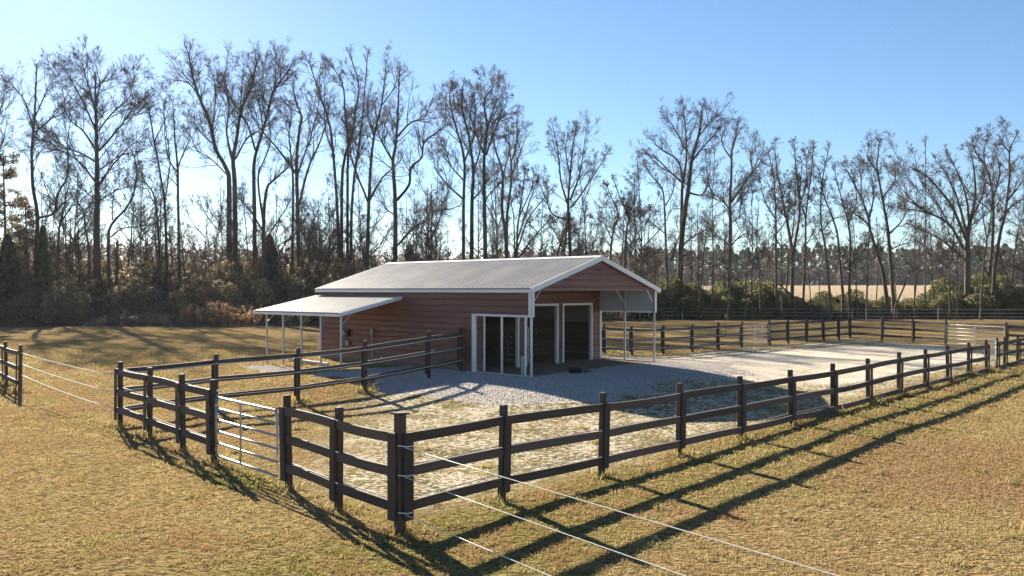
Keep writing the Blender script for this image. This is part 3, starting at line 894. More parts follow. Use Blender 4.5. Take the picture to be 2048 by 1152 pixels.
# ------------------------------------------------------------------ gates
def tube_gate(label, a, b, h0, h1, nrail, mat, r=0.021, gap=0.10, ups=(0.5,), group=None, chain=False, gap2=None):
    a = Vector((a[0], a[1], g(*a))); b = Vector((b[0], b[1], g(*b)))
    d = Vector((b.x - a.x, b.y - a.y, 0)); L = d.length - gap - (gap2 or gap)
    root = empty('tube_gate', (a.x, a.y, a.z), math.atan2(d.y, d.x))
    tag(root, label, 'gate', group)
    x0, x1 = gap, gap + L
    q = MB(); c = 0.09
    zb = b.z - a.z
    q.tube([(x0, 0, h1 - 0.0), (x0 + L * .5, 0, h1 + zb * .5), (x1 - c, 0, h1 + zb), (x1 - c * .3, 0, h1 + zb - c * .3), (x1, 0, h1 + zb - c), (x1, 0, h0 + zb)], r * 1.15, 8)
    q.tube([(x0, 0, h0), (x0, 0, h1)], r * 1.15, 8)
    q.obj('frame', mat, root, smooth=True)
    for k in range(nrail):
        z = h0 + (h1 - h0) * (k / nrail) ** 0.95
        q = MB(); q.tube([(x0, 0, z), (x1, 0, z + zb)], r, 8); q.obj('rail', mat, root, smooth=True)
    for u in ups:
        q = MB(); q.box((x0 + u * L, -0.022, (h0 + h1) / 2 + zb * u), (0.07, 0.014, h1 - h0)); q.obj('upright', mat, root)
    for z in (h0 + 0.12, h1 - 0.15):
        q = MB(); q.tube([(0.04, 0, z), (x0, 0, z)], 0.012, 6); q.tube([(x0, 0, z - .03), (x0, 0, z + .03)], r * 1.5, 8); q.obj('hinge', mat, root)
    if chain:
        q = MB()
        P = [(x1 + .0, 0.03, 0.62), (x1 + .08, 0.05, 0.54), (x1 + .17, 0.05, 0.60), (x1 + 0.24, 0.03, 0.70)]
        q.tube(P, 0.008, 5); q.tube([(x1 - .04, .03, .72), (x1 - .04, .03, .5)], 0.008, 5); q.obj('chain', M['galv'], root)
    return root
tube_gate('silver six-bar tube gate in the near left fence', F2_FAR[0], F2_NEAR[-1], 0.14, 1.24, 5, M['galv'], 0.0215, 0.11, (0.45,), chain=True, gap2=0.42)
tube_gate('small pale tube gate in the fence behind the barn on the right', F4_NEAR[-1], F4_FAR[0], 0.16, 1.22, 5, M['white_tube'], 0.017, 0.09, (0.45, 0.72))
tube_gate('wide pale tube gate across the far end of the sandy paddock', F5_NEAR[-1], F5_FAR[0], 0.16, 1.22, 5, M['white_tube'], 0.017, 0.09, (0.5,))
tube_gate('narrow white walk-through gate in the long fence on the right', f1(12), f1(12.62), 0.14, 1.24, 5, M['white_tube'], 0.024, 0.07, ())

# thin wire fence before the hedge
def wire_fence():
    P = [on_ground(px, py)[:2] for px, py in ((1180, 637), (1365, 637), (1560, 638), (1705, 639), (1876, 640), (2060, 641))]
    org = (P[0][0], P[0][1], g(*P[0]))
    root = empty('wire_fence', org)
    tag(root, 'thin wire fence on slim stakes in front of the hedge beyond the paddock', 'wire fence')
    for i, p in enumerate(P):
        pale = i in (1, 4)
        q = MB(); q.tube([(0, 0, -0.2), (0, 0, 1.32)], 0.05 if pale else 0.025, 6)
        q.obj('stake', M['white_tube'] if pale else M['galv_post'], root, (p[0] - org[0], p[1] - org[1], g(*p) - org[2]))
    for h in (0.4, 0.8, 1.2):
        rope_part(root, org, [(p[0], p[1], g(*p) + h) for p in P], 0.012, 0.03, 'wire')
wire_fence()
p = on_ground(1451, 665)
root = empty('marker_stake', p); tag(root, 'slim dark stake with a white cap in the grass behind the back fence', 'stake')
q = MB(); q.tube([(0, 0, -0.2), (0, 0, 1.25)], 0.018, 6); q.obj('rod', M['dark_box'], root)
q = MB(); q.tube([(0, 0, 1.2), (0, 0, 1.44)], 0.045, 8); q.obj('cap', M['white_tube'], root)
# ================================================================== SMALL THINGS BY THE BARN
def place(name, label, cat, px, py, rz=0.0, group=None):
    p = on_ground(px, py)
    o = empty(name, p, rz)
    return tag(o, label, cat, group)

hy = place('water_hydrant', 'grey frost-free water hydrant standing at the open side bay of the barn', 'hydrant', 1050, 752.5)
q = MB(); q.tube([(0, 0, -0.2), (0, 0, 0.78)], 0.022, 8); q.obj('pipe', M['white_tube'], hy)
q = MB(); q.tube([(0, 0, 0.76), (0, 0, 0.86), (0.03, 0, 0.92)], [0.032, 0.042, 0.03], 8); q.tube([(0.02, 0, 0.84), (0.10, -0.03, 0.84), (0.13, -0.03, 0.76)], 0.02, 8); q.obj('head', M['grey_box'], hy, smooth=True)
q = MB(); q.tube([(0.0, 0, 0.93), (0.10, 0.02, 0.99), (0.24, 0.05, 0.80)], 0.012, 6); q.obj('handle', M['grey_box'], hy)
bd = place('wooden_board', 'upright weathered board leaning beside the water hydrant', 'board', 1045, 752, 0.85, 'loose boards round the barn')
q = MB(); q.box((0, 0, 0.28), (0.14, 0.03, 0.78), ch=0.005); q.obj('plank', M['pale_plank'], bd)
tub = place('feed_tub', 'low black rubber feed tub on the dirt at the front of the barn', 'feed tub', 1150, 746)
q = MB()
n = 18; V = []; F = []
for r_, z_ in ((0.17, 0.0), (0.23, 0.10), (0.25, 0.15), (0.225, 0.15), (0.20, 0.09), (0.15, 0.03)):
    V += [(r_ * math.cos(2 * math.pi * k / n), r_ * math.sin(2 * math.pi * k / n), z_) for k in range(n)]
for i in range(5):
    F += [(i * n + k, i * n + (k + 1) % n, (i + 1) * n + (k + 1) % n, (i + 1) * n + k) for k in range(n)]
F.append(tuple(5 * n + k for k in range(n)))
q.add(V, F); q.obj('bowl', M['black'], tub, rot=(0.12, 0.05, 0), smooth=True)
mt = place('rubber_mat', 'dark crumpled rubber mat lying beside the feed tub', 'mat', 1168, 744, 0.4)
q = MB(); V = []; F = []
for i in range(7):
    for j in range(4):
        V.append((i * 0.09 - .27, j * 0.1 - .15, 0.03 + 0.02 * math.sin(i * 1.7 + j) + 0.012 * ((i * j) % 3)))
b_ = len(V)
V += [(x, y, z - 0.02) for (x, y, z) in V]
for i in range(6):
    for j in range(3):
        a_ = i * 4 + j
        F.append((a_, a_ + 1, a_ + 5, a_ + 4)); F.append((b_ + a_, b_ + a_ + 4, b_ + a_ + 5, b_ + a_ + 1))
q.add(V, F); q.obj('sheet', M['black'], mt, smooth=True)

def board(label, pa, pb, w=0.14, t=0.045):
    a = Vector(on_ground(*pa)); b = Vector(on_ground(*pb))
    d = b - a
    o = empty('wooden_board', a, math.atan2(d.y, d.x)); tag(o, label, 'board', 'loose boards round the barn')
    L = math.hypot(d.x, d.y)
    q = MB(); q.box((L / 2, 0, t / 2 + 0.02), (math.hypot(L, d.z), w, t), ch=0.006, mat=Matrix.Rotation(-math.atan2(d.z, L), 4, 'Y')); 
    q.v = [(x, y, z + d.z / 2) for (x, y, z) in q.v]
    q.obj('plank', M['pale_plank'], o)
board('pale loose plank lying on the gravel behind the left fence', (745, 772.5), (764, 765.5))
board('long timber edging the gravel beside the lean-to posts', (580, 723), (656, 733.5), 0.13, 0.12)
board('short pale board lying in the shade by the long red wall', (812, 738), (826, 735))
board('flat pale board on the shaded gravel near the end of the left fence', (889, 737), (912, 735.5))
st = place('marker_stake', 'short pale stake in the shaded gravel by the long red wall', 'stake', 763, 728)
q = MB(); q.tube([(0, 0, -0.1), (0, 0, 0.24), (0, 0, 0.30)], [0.018, 0.018, 0.03], 6); q.obj('rod', M['white_tube'], st)
st = place('marker_stake', 'thin dark rod standing in the gravel beside the second left fence post', 'stake', 604, 752)
q = MB(); q.tube([(0, 0, -0.2), (0, 0, 0.85)], 0.012, 6); q.obj('rod', M['dark_box'], st)

def scatter_rocks(label, px, py, n, spread, size, mat, seed, name='rubble_pile', cat='rubble'):
    o = place(name, label, cat, px, py)
    rg = random.Random(seed); q = MB()
    for k in range(n):
        s_ = size * rg.uniform(.5, 1.2); a = rg.uniform(0, 6.28); r_ = spread * rg.random() ** .7
        q.box((r_ * math.cos(a), r_ * math.sin(a) * .7, s_ * .3 + 0.25 * (1 - r_ / spread) * size), (s_, s_ * .75, s_ * .6), ch=s_ * .2, mat=Matrix.Rotation(rg.uniform(0, 6), 4, 'Z') @ Matrix.Rotation(rg.uniform(-.6, .6), 4, 'X'))
    q.obj('stones', mat, o)['kind'] = 'stuff'
    return o
M['concrete'] = simple('broken_concrete', (0.36, 0.33, 0.29), 0.9, var=.3, scale=14, bump=.5)
scatter_rocks('small heap of broken pale stone at the end of the left fence by the barn', 929, 746, 7, 0.22, 0.11, M['concrete'], 3)
scatter_rocks('pale lump of broken stone on the shaded gravel by the long red wall', 812, 733, 5, 0.25, 0.12, M['concrete'], 4)

# ================================================================== VEGETATION
def tubes_np(P, rad, sides):
    """P (N,K,3) polylines, rad (N,K) -> vertices, quads"""
    N, K, _ = P.shape
    T = np.gradient(P, axis=1)
    T /= np.linalg.norm(T, axis=2, keepdims=True) + 1e-9
    ref = np.zeros((N, 1, 3)); ref[:, 0, 0] = 0.31; ref[:, 0, 1] = 0.95; ref[:, 0, 2] = 0.05
    A = np.cross(T, ref); A /= np.linalg.norm(A, axis=2, keepdims=True) + 1e-9
    B = np.cross(T, A)
    th = np.arange(sides) * 2 * np.pi / sides
    V = P[:, :, None, :] + rad[:, :, None, None] * (np.cos(th)[None, None, :, None] * A[:, :, None, :] + np.sin(th)[None, None, :, None] * B[:, :, None, :])
    I = np.arange(N * K * sides).reshape(N, K, sides)
    J = np.roll(I, -1, axis=2)
    Q = np.stack([I[:, :-1], J[:, :-1], J[:, 1:], I[:, 1:]], -1).reshape(-1, 4)
    return V.reshape(-1, 3), Q

def grow(S, D, L, K, wander, trop, rng):
    """branch polylines from starts S, directions D, lengths L"""
    N = len(S)
    P = np.zeros((N, K, 3)); P[:, 0] = S
    d = D / (np.linalg.norm(D, axis=1, keepdims=True) + 1e-9)
    st = (L / (K - 1))[:, None]
    for k in range(1, K):
        d = d + rng.normal(0, wander, (N, 3)); d[:, 2] += trop
        d /= np.linalg.norm(d, axis=1, keepdims=True) + 1e-9
        P[:, k] = P[:, k - 1] + st * d
    return P

def side_dirs(T, ang, rng, flat=0.0, az=None):
    N = len(T)
    r = rng.normal(0, 1, (N, 3)); r[:, 2] *= (1 - flat)
    r -= (r * T).sum(1, keepdims=True) * T
    r /= np.linalg.norm(r, axis=1, keepdims=True) + 1e-9
    return np.cos(ang)[:, None] * T + np.sin(ang)[:, None] * r

def sample_on(P, rad, n, t0, t1, rng):
    """n points on each polyline: position, tangent, radius, t, index"""
    N, K, _ = P.shape
    idx = np.repeat(np.arange(N), n)
    t = rng.uniform(t0, t1, len(idx))
    f = t * (K - 1); i = np.minimum(f.astype(int), K - 2); u = (f - i)[:, None]
    A = P[idx, i]; B = P[idx, i + 1]
    T = B - A; T /= np.linalg.norm(T, axis=1, keepdims=True) + 1e-9
    r = rad[idx, i] * (1 - u[:, 0]) + rad[idx, i + 1] * u[:, 0]
    return A * (1 - u) + B * u, T, r, t, idx

def smooth_path(pts, m):
    """Catmull-Rom through control points"""
    p = np.asarray(pts, float)
    p = np.vstack([2 * p[0] - p[1], p, 2 * p[-1] - p[-2]])
    out = []
    n = len(p) - 3
    for s in np.linspace(0, n - 1e-6, m):
        i = int(s); u = s - i
        a, b, c, d = p[i], p[i + 1], p[i + 2], p[i + 3]
        out.append(0.5 * ((2 * b) + (c - a) * u + (2 * a - 5 * b + 4 * c - d) * u * u + (3 * b - a - 3 * c + d) * u ** 3))
    return np.array(out)

LEAFN = 0
def diamonds(C, size, rng, up=0.0, elong=1.6):
    """little four-cornered leaves at centres C"""
    N = len(C)
    n = rng.normal(0, 1, (N, 3)); n[:, 2] += up
    n /= np.linalg.norm(n, axis=1, keepdims=True)
    a = np.cross(n, rng.normal(0, 1, (N, 3))); a /= np.linalg.norm(a, axis=1, keepdims=True) + 1e-9
    b = np.cross(n, a)
    s = np.asarray(size).reshape(-1, 1) * np.ones((N, 1))
    V = np.stack([C - a * s * elong * .5, C + b * s * .5 + n * s * .08, C + a * s * elong * .5, C - b * s * .5 + n * s * .08], 1).reshape(-1, 3)
    return V, np.arange(4 * N).reshape(N, 4)

def leaf_mesh(name, C, size, rng, mat, tint=None, up=0.0, elong=1.6):
    V, Q = diamonds(C, size, rng, up, elong)
    me = np_mesh(name, V, Q, mats=[mat])
    if tint is None: tint = rng.random(len(C))
    a = me.attributes.new('tint', 'FLOAT', 'POINT')
    a.data.foreach_set('value', np.repeat(tint, 4).astype(np.float32))
    return me

def bare_tree(label, d, stems, seed, spread=1.0, dense=1.0, bits=0.0, group=None, name='bare_tree', lift=0.0, ivy=False):
    """stems: (w0, w1, [(px, py), ...]) in photograph pixels at distance d; the first is the main trunk. Traced stems carry random side branches in all directions."""
    rng = np.random.default_rng(seed)
    s = d / FPX
    P0 = []; R0 = []; KK = 22
    base = None
    traced = []
    for si, (w0, w1, pts) in enumerate(stems):
        w = []
        dep = 0.0
        if si > 0:
            best = 1e9
            for tp in traced:
                px_ = CX + tp[:, 0] / tp[:, 1] * FPX; py_ = HOR - (tp[:, 2] - CAM_H) / tp[:, 1] * FPX
                q_ = np.hypot(px_ - pts[0][0], py_ - pts[0][1]); k_ = int(q_.argmin())
                if q_[k_] < best: best = q_[k_]; dep = tp[k_, 1] - d
            if pts[0][1] > 600 and best > 6: dep = rng.uniform(-1.2, 1.2)
        lat = 0.0; sg = rng.choice((-1, 1)) * rng.uniform(0.35, 0.9)
        main = pts[0][1] > 600
        for k, (x, y) in enumerate(pts):
            if k:
                lat += abs(x - pts[k - 1][0]) * s
                if not main: lat += 0.18 * abs(y - pts[k - 1][1]) * s
            dd = d + dep + sg * lat * (0.5 if main else 1.0)
            X, Y, Z = at_depth(x, y, dd)
            if main and k == 0: Z = g(X, Y) - 0.3
            w.append((X, Y, Z))
        path = smooth_path(w, KK)
        n_ = np.cumsum(rng.normal(0, 0.035, (KK, 3)), axis=0); n_ -= np.linspace(0, 1, KK)[:, None] * n_[-1]
        path = path + n_ * min(1.0, 0.02 * len(path)) * np.array((1, 1, .3))
        traced.append(path)
        t = np.linspace(0, 1, KK)
        r = (w0 * (1 - t) + w1 * t) * 0.5 * s
        if main: r = r * (1 + 0.45 * np.exp(-t * 16))
        P0.append(path); R0.append(r)
        if base is None: base = (path[0][0], path[0][1], path[0][2] + 0.3)
    P0 = np.array(P0); R0 = np.array(R0)
    H = P0[:, :, 2].max() - base[2]
    # untraced secondary limbs
    n0 = len(stems)
    main_f = [st_[2][0][1] > 600 for st_ in stems]
    if H > 6:
        for si in range(n0):
            m_ = main_f[si]
            k = int(round((5 if m_ else 2.6) * dense * (1.0 if H > 14 else .6)))
            C, T, rr, t, _ = sample_on(P0[si:si + 1], R0[si:si + 1], k, 0.40 if m_ else 0.22, 0.92, rng)
            ln = H * rng.uniform(.10, .19, k) * (1.25 - .75 * t)
            E = grow(C, side_dirs(T, rng.uniform(.35, .85, k), rng, .3), ln, KK, .055, .022, rng)
            rE = (np.minimum(rr * .55, .014 + ln * .011))[:, None] * np.linspace(1, .28, KK)[None]
            P0 = np.concatenate([P0, E]); R0 = np.concatenate([R0, rE]); main_f += [False] * k
    # level 1
    S1 = []; D1 = []; L1 = []; r1 = []
    for si in range(len(P0)):
        Ls = np.linalg.norm(np.diff(P0[si], axis=0), axis=1).sum()
        main = main_f[si]
        t0 = 0.50 if main else 0.18
        n = max(4, int(dense * (1 - t0) * Ls / 0.62))
        if main: n += int(dense * 4)
        C, T, rr, t, _ = sample_on(P0[si:si + 1], R0[si:si + 1], n, t0 if not main else 0.32, 1.0, rng)
        tip = (t - t0) / (1 - t0)
        ln = spread * (0.088 * H) * rng.uniform(0.45, 1.35, n) * (1.25 - 0.80 * np.clip(tip, 0, 1)) * (0.9 if main else 1.0) * (1.0 if si < n0 else .72)
        ln *= np.where(t < t0, 0.6, 1.0)
        S1.append(C); D1.append(side_dirs(T, rng.uniform(0.35, 0.90, n), rng, 0.3)); L1.append(ln); r1.append(np.minimum(rr * 0.6, 0.012 + ln * 0.012))
        # leaders that carry on past the tip
        k = 2 if si < n0 else 1
        tipT = P0[si][-1] - P0[si][-3]; tipT /= np.linalg.norm(tipT)
        S1.append(np.repeat(P0[si][-1][None], k, 0)); D1.append(side_dirs(np.repeat(tipT[None], k, 0), rng.uniform(0.1, 0.5, k), rng)); L1.append(spread * 0.05 * H * rng.uniform(.6, 1.1, k)); r1.append(np.full(k, R0[si][-1] * .8))
    S1 = np.concatenate(S1); D1 = np.concatenate(D1); L1 = np.concatenate(L1); r1 = np.concatenate(r1)
    P1 = grow(S1, D1, L1, 7, 0.13, 0.06, rng)
    R1 = r1[:, None] * np.linspace(1, 0.35, 7)[None]
    # level 2
    C, T, rr, t, i1 = sample_on(P1, R1, max(3, int(4.6 * dense)), 0.12, 1.0, rng)
    L2 = L1[i1] * rng.uniform(0.30, 0.75, len(C)) * (1.2 - 0.85 * t)
    P2 = grow(C, side_dirs(T, rng.uniform(0.4, 0.95, len(C)), rng, .15), L2, 3, 0.12, 0.06, rng)
    R2 = np.maximum(np.minimum(rr * 0.7, 0.022), 0.014)[:, None] * np.linspace(1, 0.7, 3)[None]
    # level 3
    C, T, rr, t, i2 = sample_on(P2, R2, max(3, int(4.4 * dense)), 0.12, 1.0, rng)
    L3 = np.maximum(L2[i2] * rng.uniform(0.40, 0.85, len(C)) * (1.15 - .6 * t), 0.28)
    P3 = grow(C, side_dirs(T, rng.uniform(0.35, 0.85, len(C)), rng), L3, 2, 0.15, 0.08, rng)
    R3 = np.full((len(C), 2), 0.0098) * np.array((1.15, 0.55))[None]
    # assemble
    root = empty(name, base); tag(root, label, 'tree', group)
    o = np.array(base)
    V0, Q0 = tubes_np(P0 - o, R0, 9); V1, Q1 = tubes_np(P1 - o, R1, 5)
    V = np.vstack([V0, V1]); Q = np.vstack([Q0, Q1 + len(V0)])
    mesh_obj('trunk', np_mesh('trunk', V, Q, mats=[M['bark']], smooth=True), root)
    V2, Q2 = tubes_np(P2 - o, R2, 3); V3, Q3 = tubes_np(P3 - o, R3, 3)
    mesh_obj('crown', np_mesh('crown', np.vstack([V2, V3]), np.vstack([Q2, Q3 + len(V2)]), mats=[M['twig']]), root)
    if bits > 0:
        ends = P3[:, -1]
        k = rng.random(len(ends)) < bits
        me = leaf_mesh('dead_leaves', ends[k] - o + rng.normal(0, .04, (k.sum(), 3)), rng.uniform(0.08, 0.17, k.sum()), rng, M['litter'])
        mesh_obj('dead_leaves', me, root)
    return root

TREES = [
 # label, distance, seed, spread, dense, bits, stems
 ('tall slender bare tree second from the left edge, forking high with a low elbow limb', 92, 1.0, 1.0, 0, [
  (9, 2.5, [(72, 640), (72, 517), (75, 430), (66, 375), (64, 312), (67, 265), (71, 200), (73, 145)]),
  (3.5, 1, [(67, 262), (54, 212), (38, 185), (19, 166)]), (3.5, 1, [(69, 265), (104, 237), (129, 221), (124, 170)]), (3, 1, [(68, 240), (88, 195), (106, 158)]),
  (5, 1.5, [(77, 436), (110, 425), (113, 392), (133, 358), (137, 325), (135, 292), (140, 246)])]),
 ('low crooked bare tree leaning right beside the slender elbow-limbed tree', 90, 1.0, 0.9, 0, [
  (5, 2, [(110, 640), (117, 475), (121, 446), (128, 410), (137, 372)]), (3, 1, [(121, 446), (150, 400), (171, 358)]), (2, .8, [(118, 462), (104, 420), (98, 380)])]),
 ('big straight-trunked bare tree with a broad symmetrical crown, the thickest on the left', 93, 1.2, 1.35, 0, [
  (14, 3, [(194, 640), (194, 496), (194, 380), (193, 300), (192, 220), (191, 165)]),
  (4, 1, [(192, 225), (176, 165), (163, 125)]), (3.5, 1, [(192, 215), (200, 170), (215, 160)]),
  (4, 1, [(193, 325), (160, 305), (110, 290), (80, 275)]), (4.5, 1, [(192, 300), (165, 262), (140, 240), (118, 200)]), (4, 1, [(191, 258), (170, 210), (145, 165), (126, 124)]),
  (4, 1, [(192, 365), (165, 330), (140, 310), (122, 300)]), (3, 1, [(193, 400), (170, 382), (150, 350)]),
  (4, 1, [(197, 372), (225, 330), (262, 290), (278, 284)]), (4.5, 1, [(197, 302), (235, 258), (270, 212), (292, 196)]), (3.5, 1, [(196, 262), (220, 230), (258, 195), (265, 165)]), (3, 1, [(197, 402), (235, 380), (262, 372)]), (3, 1, [(197, 340), (240, 312), (280, 300)])]),
 ('thin bent bare tree just left of the thick straight trunk', 89, 0.8, 0.8, 0, [(5, 1.5, [(179, 640), (179, 504), (171, 454), (167, 421), (152, 404), (142, 388)])]),
 ('slim bare tree with a long curved limb right of the thick straight trunk', 88, 1.0, 0.9, 0, [
  (6.5, 1.5, [(217, 640), (217, 496), (222, 450), (254, 412), (271, 371), (273, 333), (262, 300)]), (3.5, 1, [(221, 474), (245, 457), (300, 450), (322, 440)]), (2.5, 1, [(224, 440), (226, 400), (232, 360)])]),
 ('pair of thin bare trees crossing near the gap in the left treeline', 91, 1.0, 0.9, 0, [
  (5.5, 1.5, [(333, 640), (330, 425), (321, 350), (308, 279), (300, 230), (296, 205)]), (5, 1.2, [(319, 640), (317, 475), (308, 392), (287, 358), (272, 300)]), (3, 1, [(329, 420), (340, 330), (332, 260), (326, 205)]), (2.5, 1, [(309, 285), (325, 250), (340, 210)])]),
 ('thin bare tree forking at two thirds height on the right side of the gap', 92, 1.0, 0.9, 0, [
  (7, 1.5, [(360, 640), (359, 540), (357, 423), (355, 332), (351, 290), (349, 250), (345, 205)]), (3, 1, [(356, 335), (366, 307), (378, 277), (376, 240)]), (3, 1, [(355, 345), (339, 320), (330, 270), (328, 215)]), (3, 1, [(371, 560), (364, 480), (358, 430)])]),
 ('tallest twin-trunked bare tree with a wide crown, left of the lean-to roof', 95, 1.15, 1.25, 0, [
  (10, 3, [(458, 640), (458, 382), (454, 340), (432, 298), (420, 244), (395, 186), (385, 150), (378, 112)]), (3, 1, [(396, 188), (375, 165), (345, 160)]),
  (10, 3, [(471, 640), (470, 382), (467, 323), (474, 273), (484, 215), (500, 180), (512, 130)]),
  (4, 1, [(471, 318), (495, 277), (528, 252), (535, 215)]), (4.5, 1, [(465, 325), (453, 265), (457, 215), (449, 165), (457, 112)]), (4, 1, [(473, 292), (480, 227), (487, 132)]), (3.5, 1, [(436, 305), (425, 265), (432, 190), (420, 130)]), (3, 1, [(430, 290), (405, 270), (385, 240)]), (3, 1, [(455, 350), (425, 320), (395, 300), (380, 270)])]),
 ('tall bare tree leaning right with a forked top, next to the twin-trunked tree', 94, 1.1, 1.15, 0, [
  (9, 1.8, [(510, 640), (509, 507), (507, 361), (509, 315), (524, 265), (537, 223), (547, 182), (570, 152), (587, 123)]), (4.5, 1, [(511, 300), (495, 248), (466, 202), (449, 165)]), (4, 1, [(545, 190), (550, 160), (553, 112)]), (3, 1, [(526, 262), (520, 215), (508, 165)]), (3, 1, [(538, 222), (525, 180), (528, 130)])]),
 ('crooked mid-height bare tree with snaking limbs under the tall leaning tree', 90, 0.9, 1.0, 0, [
  (8, 2, [(528, 640), (528, 461), (533, 382), (547, 361), (570, 340), (578, 330)]), (4.5, 1.2, [(527, 452), (516, 357), (528, 323), (541, 286), (538, 240)]), (4, 1, [(529, 470), (500, 420), (475, 395)]), (3.5, 1, [(530, 480), (565, 430), (585, 395)]), (4, 1, [(552, 520), (575, 480), (600, 455)])]),
 ('tall three-limbed bare tree left of the thin multi-stemmed clump', 95, 1.05, 1.05, 0, [
  (9, 2, [(597, 640), (597, 528), (595, 382), (593, 323), (599, 257), (603, 232), (592, 205), (585, 175)]), (5.5, 1.2, [(599, 410), (616, 340), (637, 290), (653, 244), (660, 200)]), (4.5, 1, [(593, 348), (553, 294), (528, 265), (523, 235)]), (4, 1, [(596, 345), (620, 277), (637, 207), (640, 150)]), (6, 1.5, [(582, 640), (586, 407), (584, 340), (578, 270), (583, 225)])]),
 ('tall clump of four slim upright stems just left of the barn roof', 96, 0.85, 1.15, 0, [
  (8, 1.8, [(679, 640), (678, 528), (674, 415), (665, 298), (655, 236), (634, 173), (619, 125)]), (8, 1.8, [(685, 640), (684, 507), (686, 340), (705, 269), (709, 227), (717, 173), (701, 112)]), (7, 1.8, [(695, 640), (695, 528), (695, 340), (697, 290), (690, 230), (685, 170), (660, 125)]), (7, 1.8, [(701, 640), (701, 507), (705, 382), (717, 290), (726, 215), (735, 110)]), (3, 1, [(664, 300), (652, 260), (650, 190), (652, 130)])]),
 ('trident-shaped tall bare tree rising behind the far end of the barn roof', 91, 0.95, 1.05, 0, [
  (9, 1.8, [(733, 640), (734, 540), (737, 407), (741, 323), (749, 265), (763, 207), (772, 132)]), (4.5, 1.2, [(736, 405), (709, 336), (701, 307), (703, 270)]), (5, 1.2, [(738, 402), (763, 357), (788, 334), (800, 322)]), (3, 1, [(748, 270), (735, 230), (738, 180)]), (3, 1, [(762, 212), (785, 180), (795, 150)])]),
 ('big bare tree with a long low elbow limb over the barn roof', 97, 1.1, 1.2, 0, [
  (11, 2, [(790, 640), (790, 515), (790, 407), (786, 328), (793, 282), (797, 215), (799, 145)]), (6, 1.3, [(794, 400), (818, 369), (820, 336), (843, 315), (847, 286), (872, 265), (890, 246), (892, 190)]), (5, 1.3, [(796, 490), (826, 457), (847, 444), (863, 423), (897, 419), (920, 410)]), (4.5, 1, [(787, 325), (765, 285), (755, 261), (750, 215)]), (4.5, 1, [(795, 272), (822, 244), (847, 236), (868, 190)]), (3, 1, [(789, 430), (770, 415), (762, 390)])]),
 ('left trunk, with a left limb, of the tall trio behind the barn roof', 98, 1.0, 1.2, 0.06, [
  (8, 2, [(926, 640), (927, 524), (928, 399), (929, 321), (913, 257), (899, 203), (902, 175)]), (4.5, 1, [(926, 398), (896, 371), (871, 339), (866, 305)]), (4, 1, [(929, 322), (945, 280), (950, 220), (945, 180)]), (3.5, 1, [(926, 360), (900, 330), (890, 290)])]),
 ('middle trunk of the tall close trio behind the middle of the barn roof', 96, 0.95, 1.2, 0.06, [
  (10, 2, [(944, 640), (944, 524), (945, 399), (947, 342), (938, 275), (925, 220), (925, 178)]), (4, 1, [(947, 345), (962, 290), (960, 220)]), (3.5, 1, [(945, 400), (965, 375), (985, 350)])]),
 ('right and darkest trunk of the tall close trio behind the middle of the barn roof', 94, 1.05, 1.35, 0.10, [
  (10, 2, [(970, 640), (970, 524), (968, 399), (968, 321), (974, 257), (968, 203), (985, 175)]), (4.5, 1, [(972, 310), (985, 275), (1002, 235), (1022, 226)]), (4.5, 1, [(968, 308), (948, 255), (930, 200)]), (3.5, 1, [(974, 260), (990, 215), (1005, 185)]), (3, 1, [(969, 400), (995, 370), (1020, 360)])]),
 ('vase-shaped two-stemmed bare tree right of the tall trio', 97, 1.0, 1.1, 0, [
  (9, 1.8, [(1015, 640), (1013, 480), (1005, 420), (1006, 349), (990, 295), (984, 255)]), (7, 1.5, [(1013, 482), (1015, 420), (1022, 363), (1020, 310), (1016, 250)]), (4, 1, [(1021, 360), (1040, 310), (1052, 272)]), (3.5, 1, [(1021, 330), (1035, 280), (1035, 245)]), (3, 1, [(1006, 350), (1018, 300), (1008, 265)])]),
 ('low fan-shaped bare tree spreading from the barn roof line', 93, 0.9, 1.0, 0, [
  (5, 1.5, [(1033, 640), (1034, 480), (1040, 420), (1046, 370), (1050, 345)]), (4, 1, [(1034, 500), (1056, 440), (1090, 395), (1105, 375)]), (4, 1, [(1035, 480), (1060, 400), (1075, 360)]), (4, 1, [(1033, 520), (1070, 470), (1100, 440)]), (3.5, 1, [(1030, 520), (1028, 440), (1022, 400)]), (3, 1, [(1040, 430), (1062, 380), (1068, 345)])]),
 ('bare tree with slanted leaning stems and a flat-topped crown, left of the barn gable peak', 95, 1.0, 1.15, 0, [
  (8, 2, [(1140, 640), (1141, 516), (1139, 445), (1137, 406), (1141, 349), (1146, 292), (1152, 255)]), (5.5, 3, [(1108, 640), (1113, 520), (1124, 480), (1135, 440)]), (5, 3, [(1128, 640), (1130, 500), (1136, 445)]),
  (4.5, 1, [(1136, 408), (1123, 363), (1116, 303), (1105, 250)]), (4.5, 1, [(1140, 400), (1159, 349), (1173, 257)]), (4, 1, [(1142, 415), (1170, 378), (1198, 335), (1214, 307)]), (4, 1, [(1136, 440), (1105, 428), (1091, 395), (1078, 367)]), (3, 1, [(1141, 350), (1132, 300), (1136, 262)])]),
 ('small bare tree with dark leaf clusters above the right slope of the barn roof', 90, 0.85, 1.1, 0.22, [
  (6, 1.5, [(1251, 640), (1251, 510), (1253, 462), (1257, 433), (1243, 404), (1228, 360)]), (3, 1, [(1256, 436), (1270, 400), (1268, 370)]), (2.5, 1, [(1252, 470), (1275, 440), (1295, 420)])]),
 ('bent small bare tree with dark leaf clusters nearest the gable peak', 92, 0.85, 1.0, 0.22, [
  (5.5, 1.5, [(1219, 640), (1220, 517), (1227, 455), (1238, 433), (1225, 400), (1215, 375)]), (2.5, 1, [(1224, 480), (1205, 440), (1195, 410)])]),
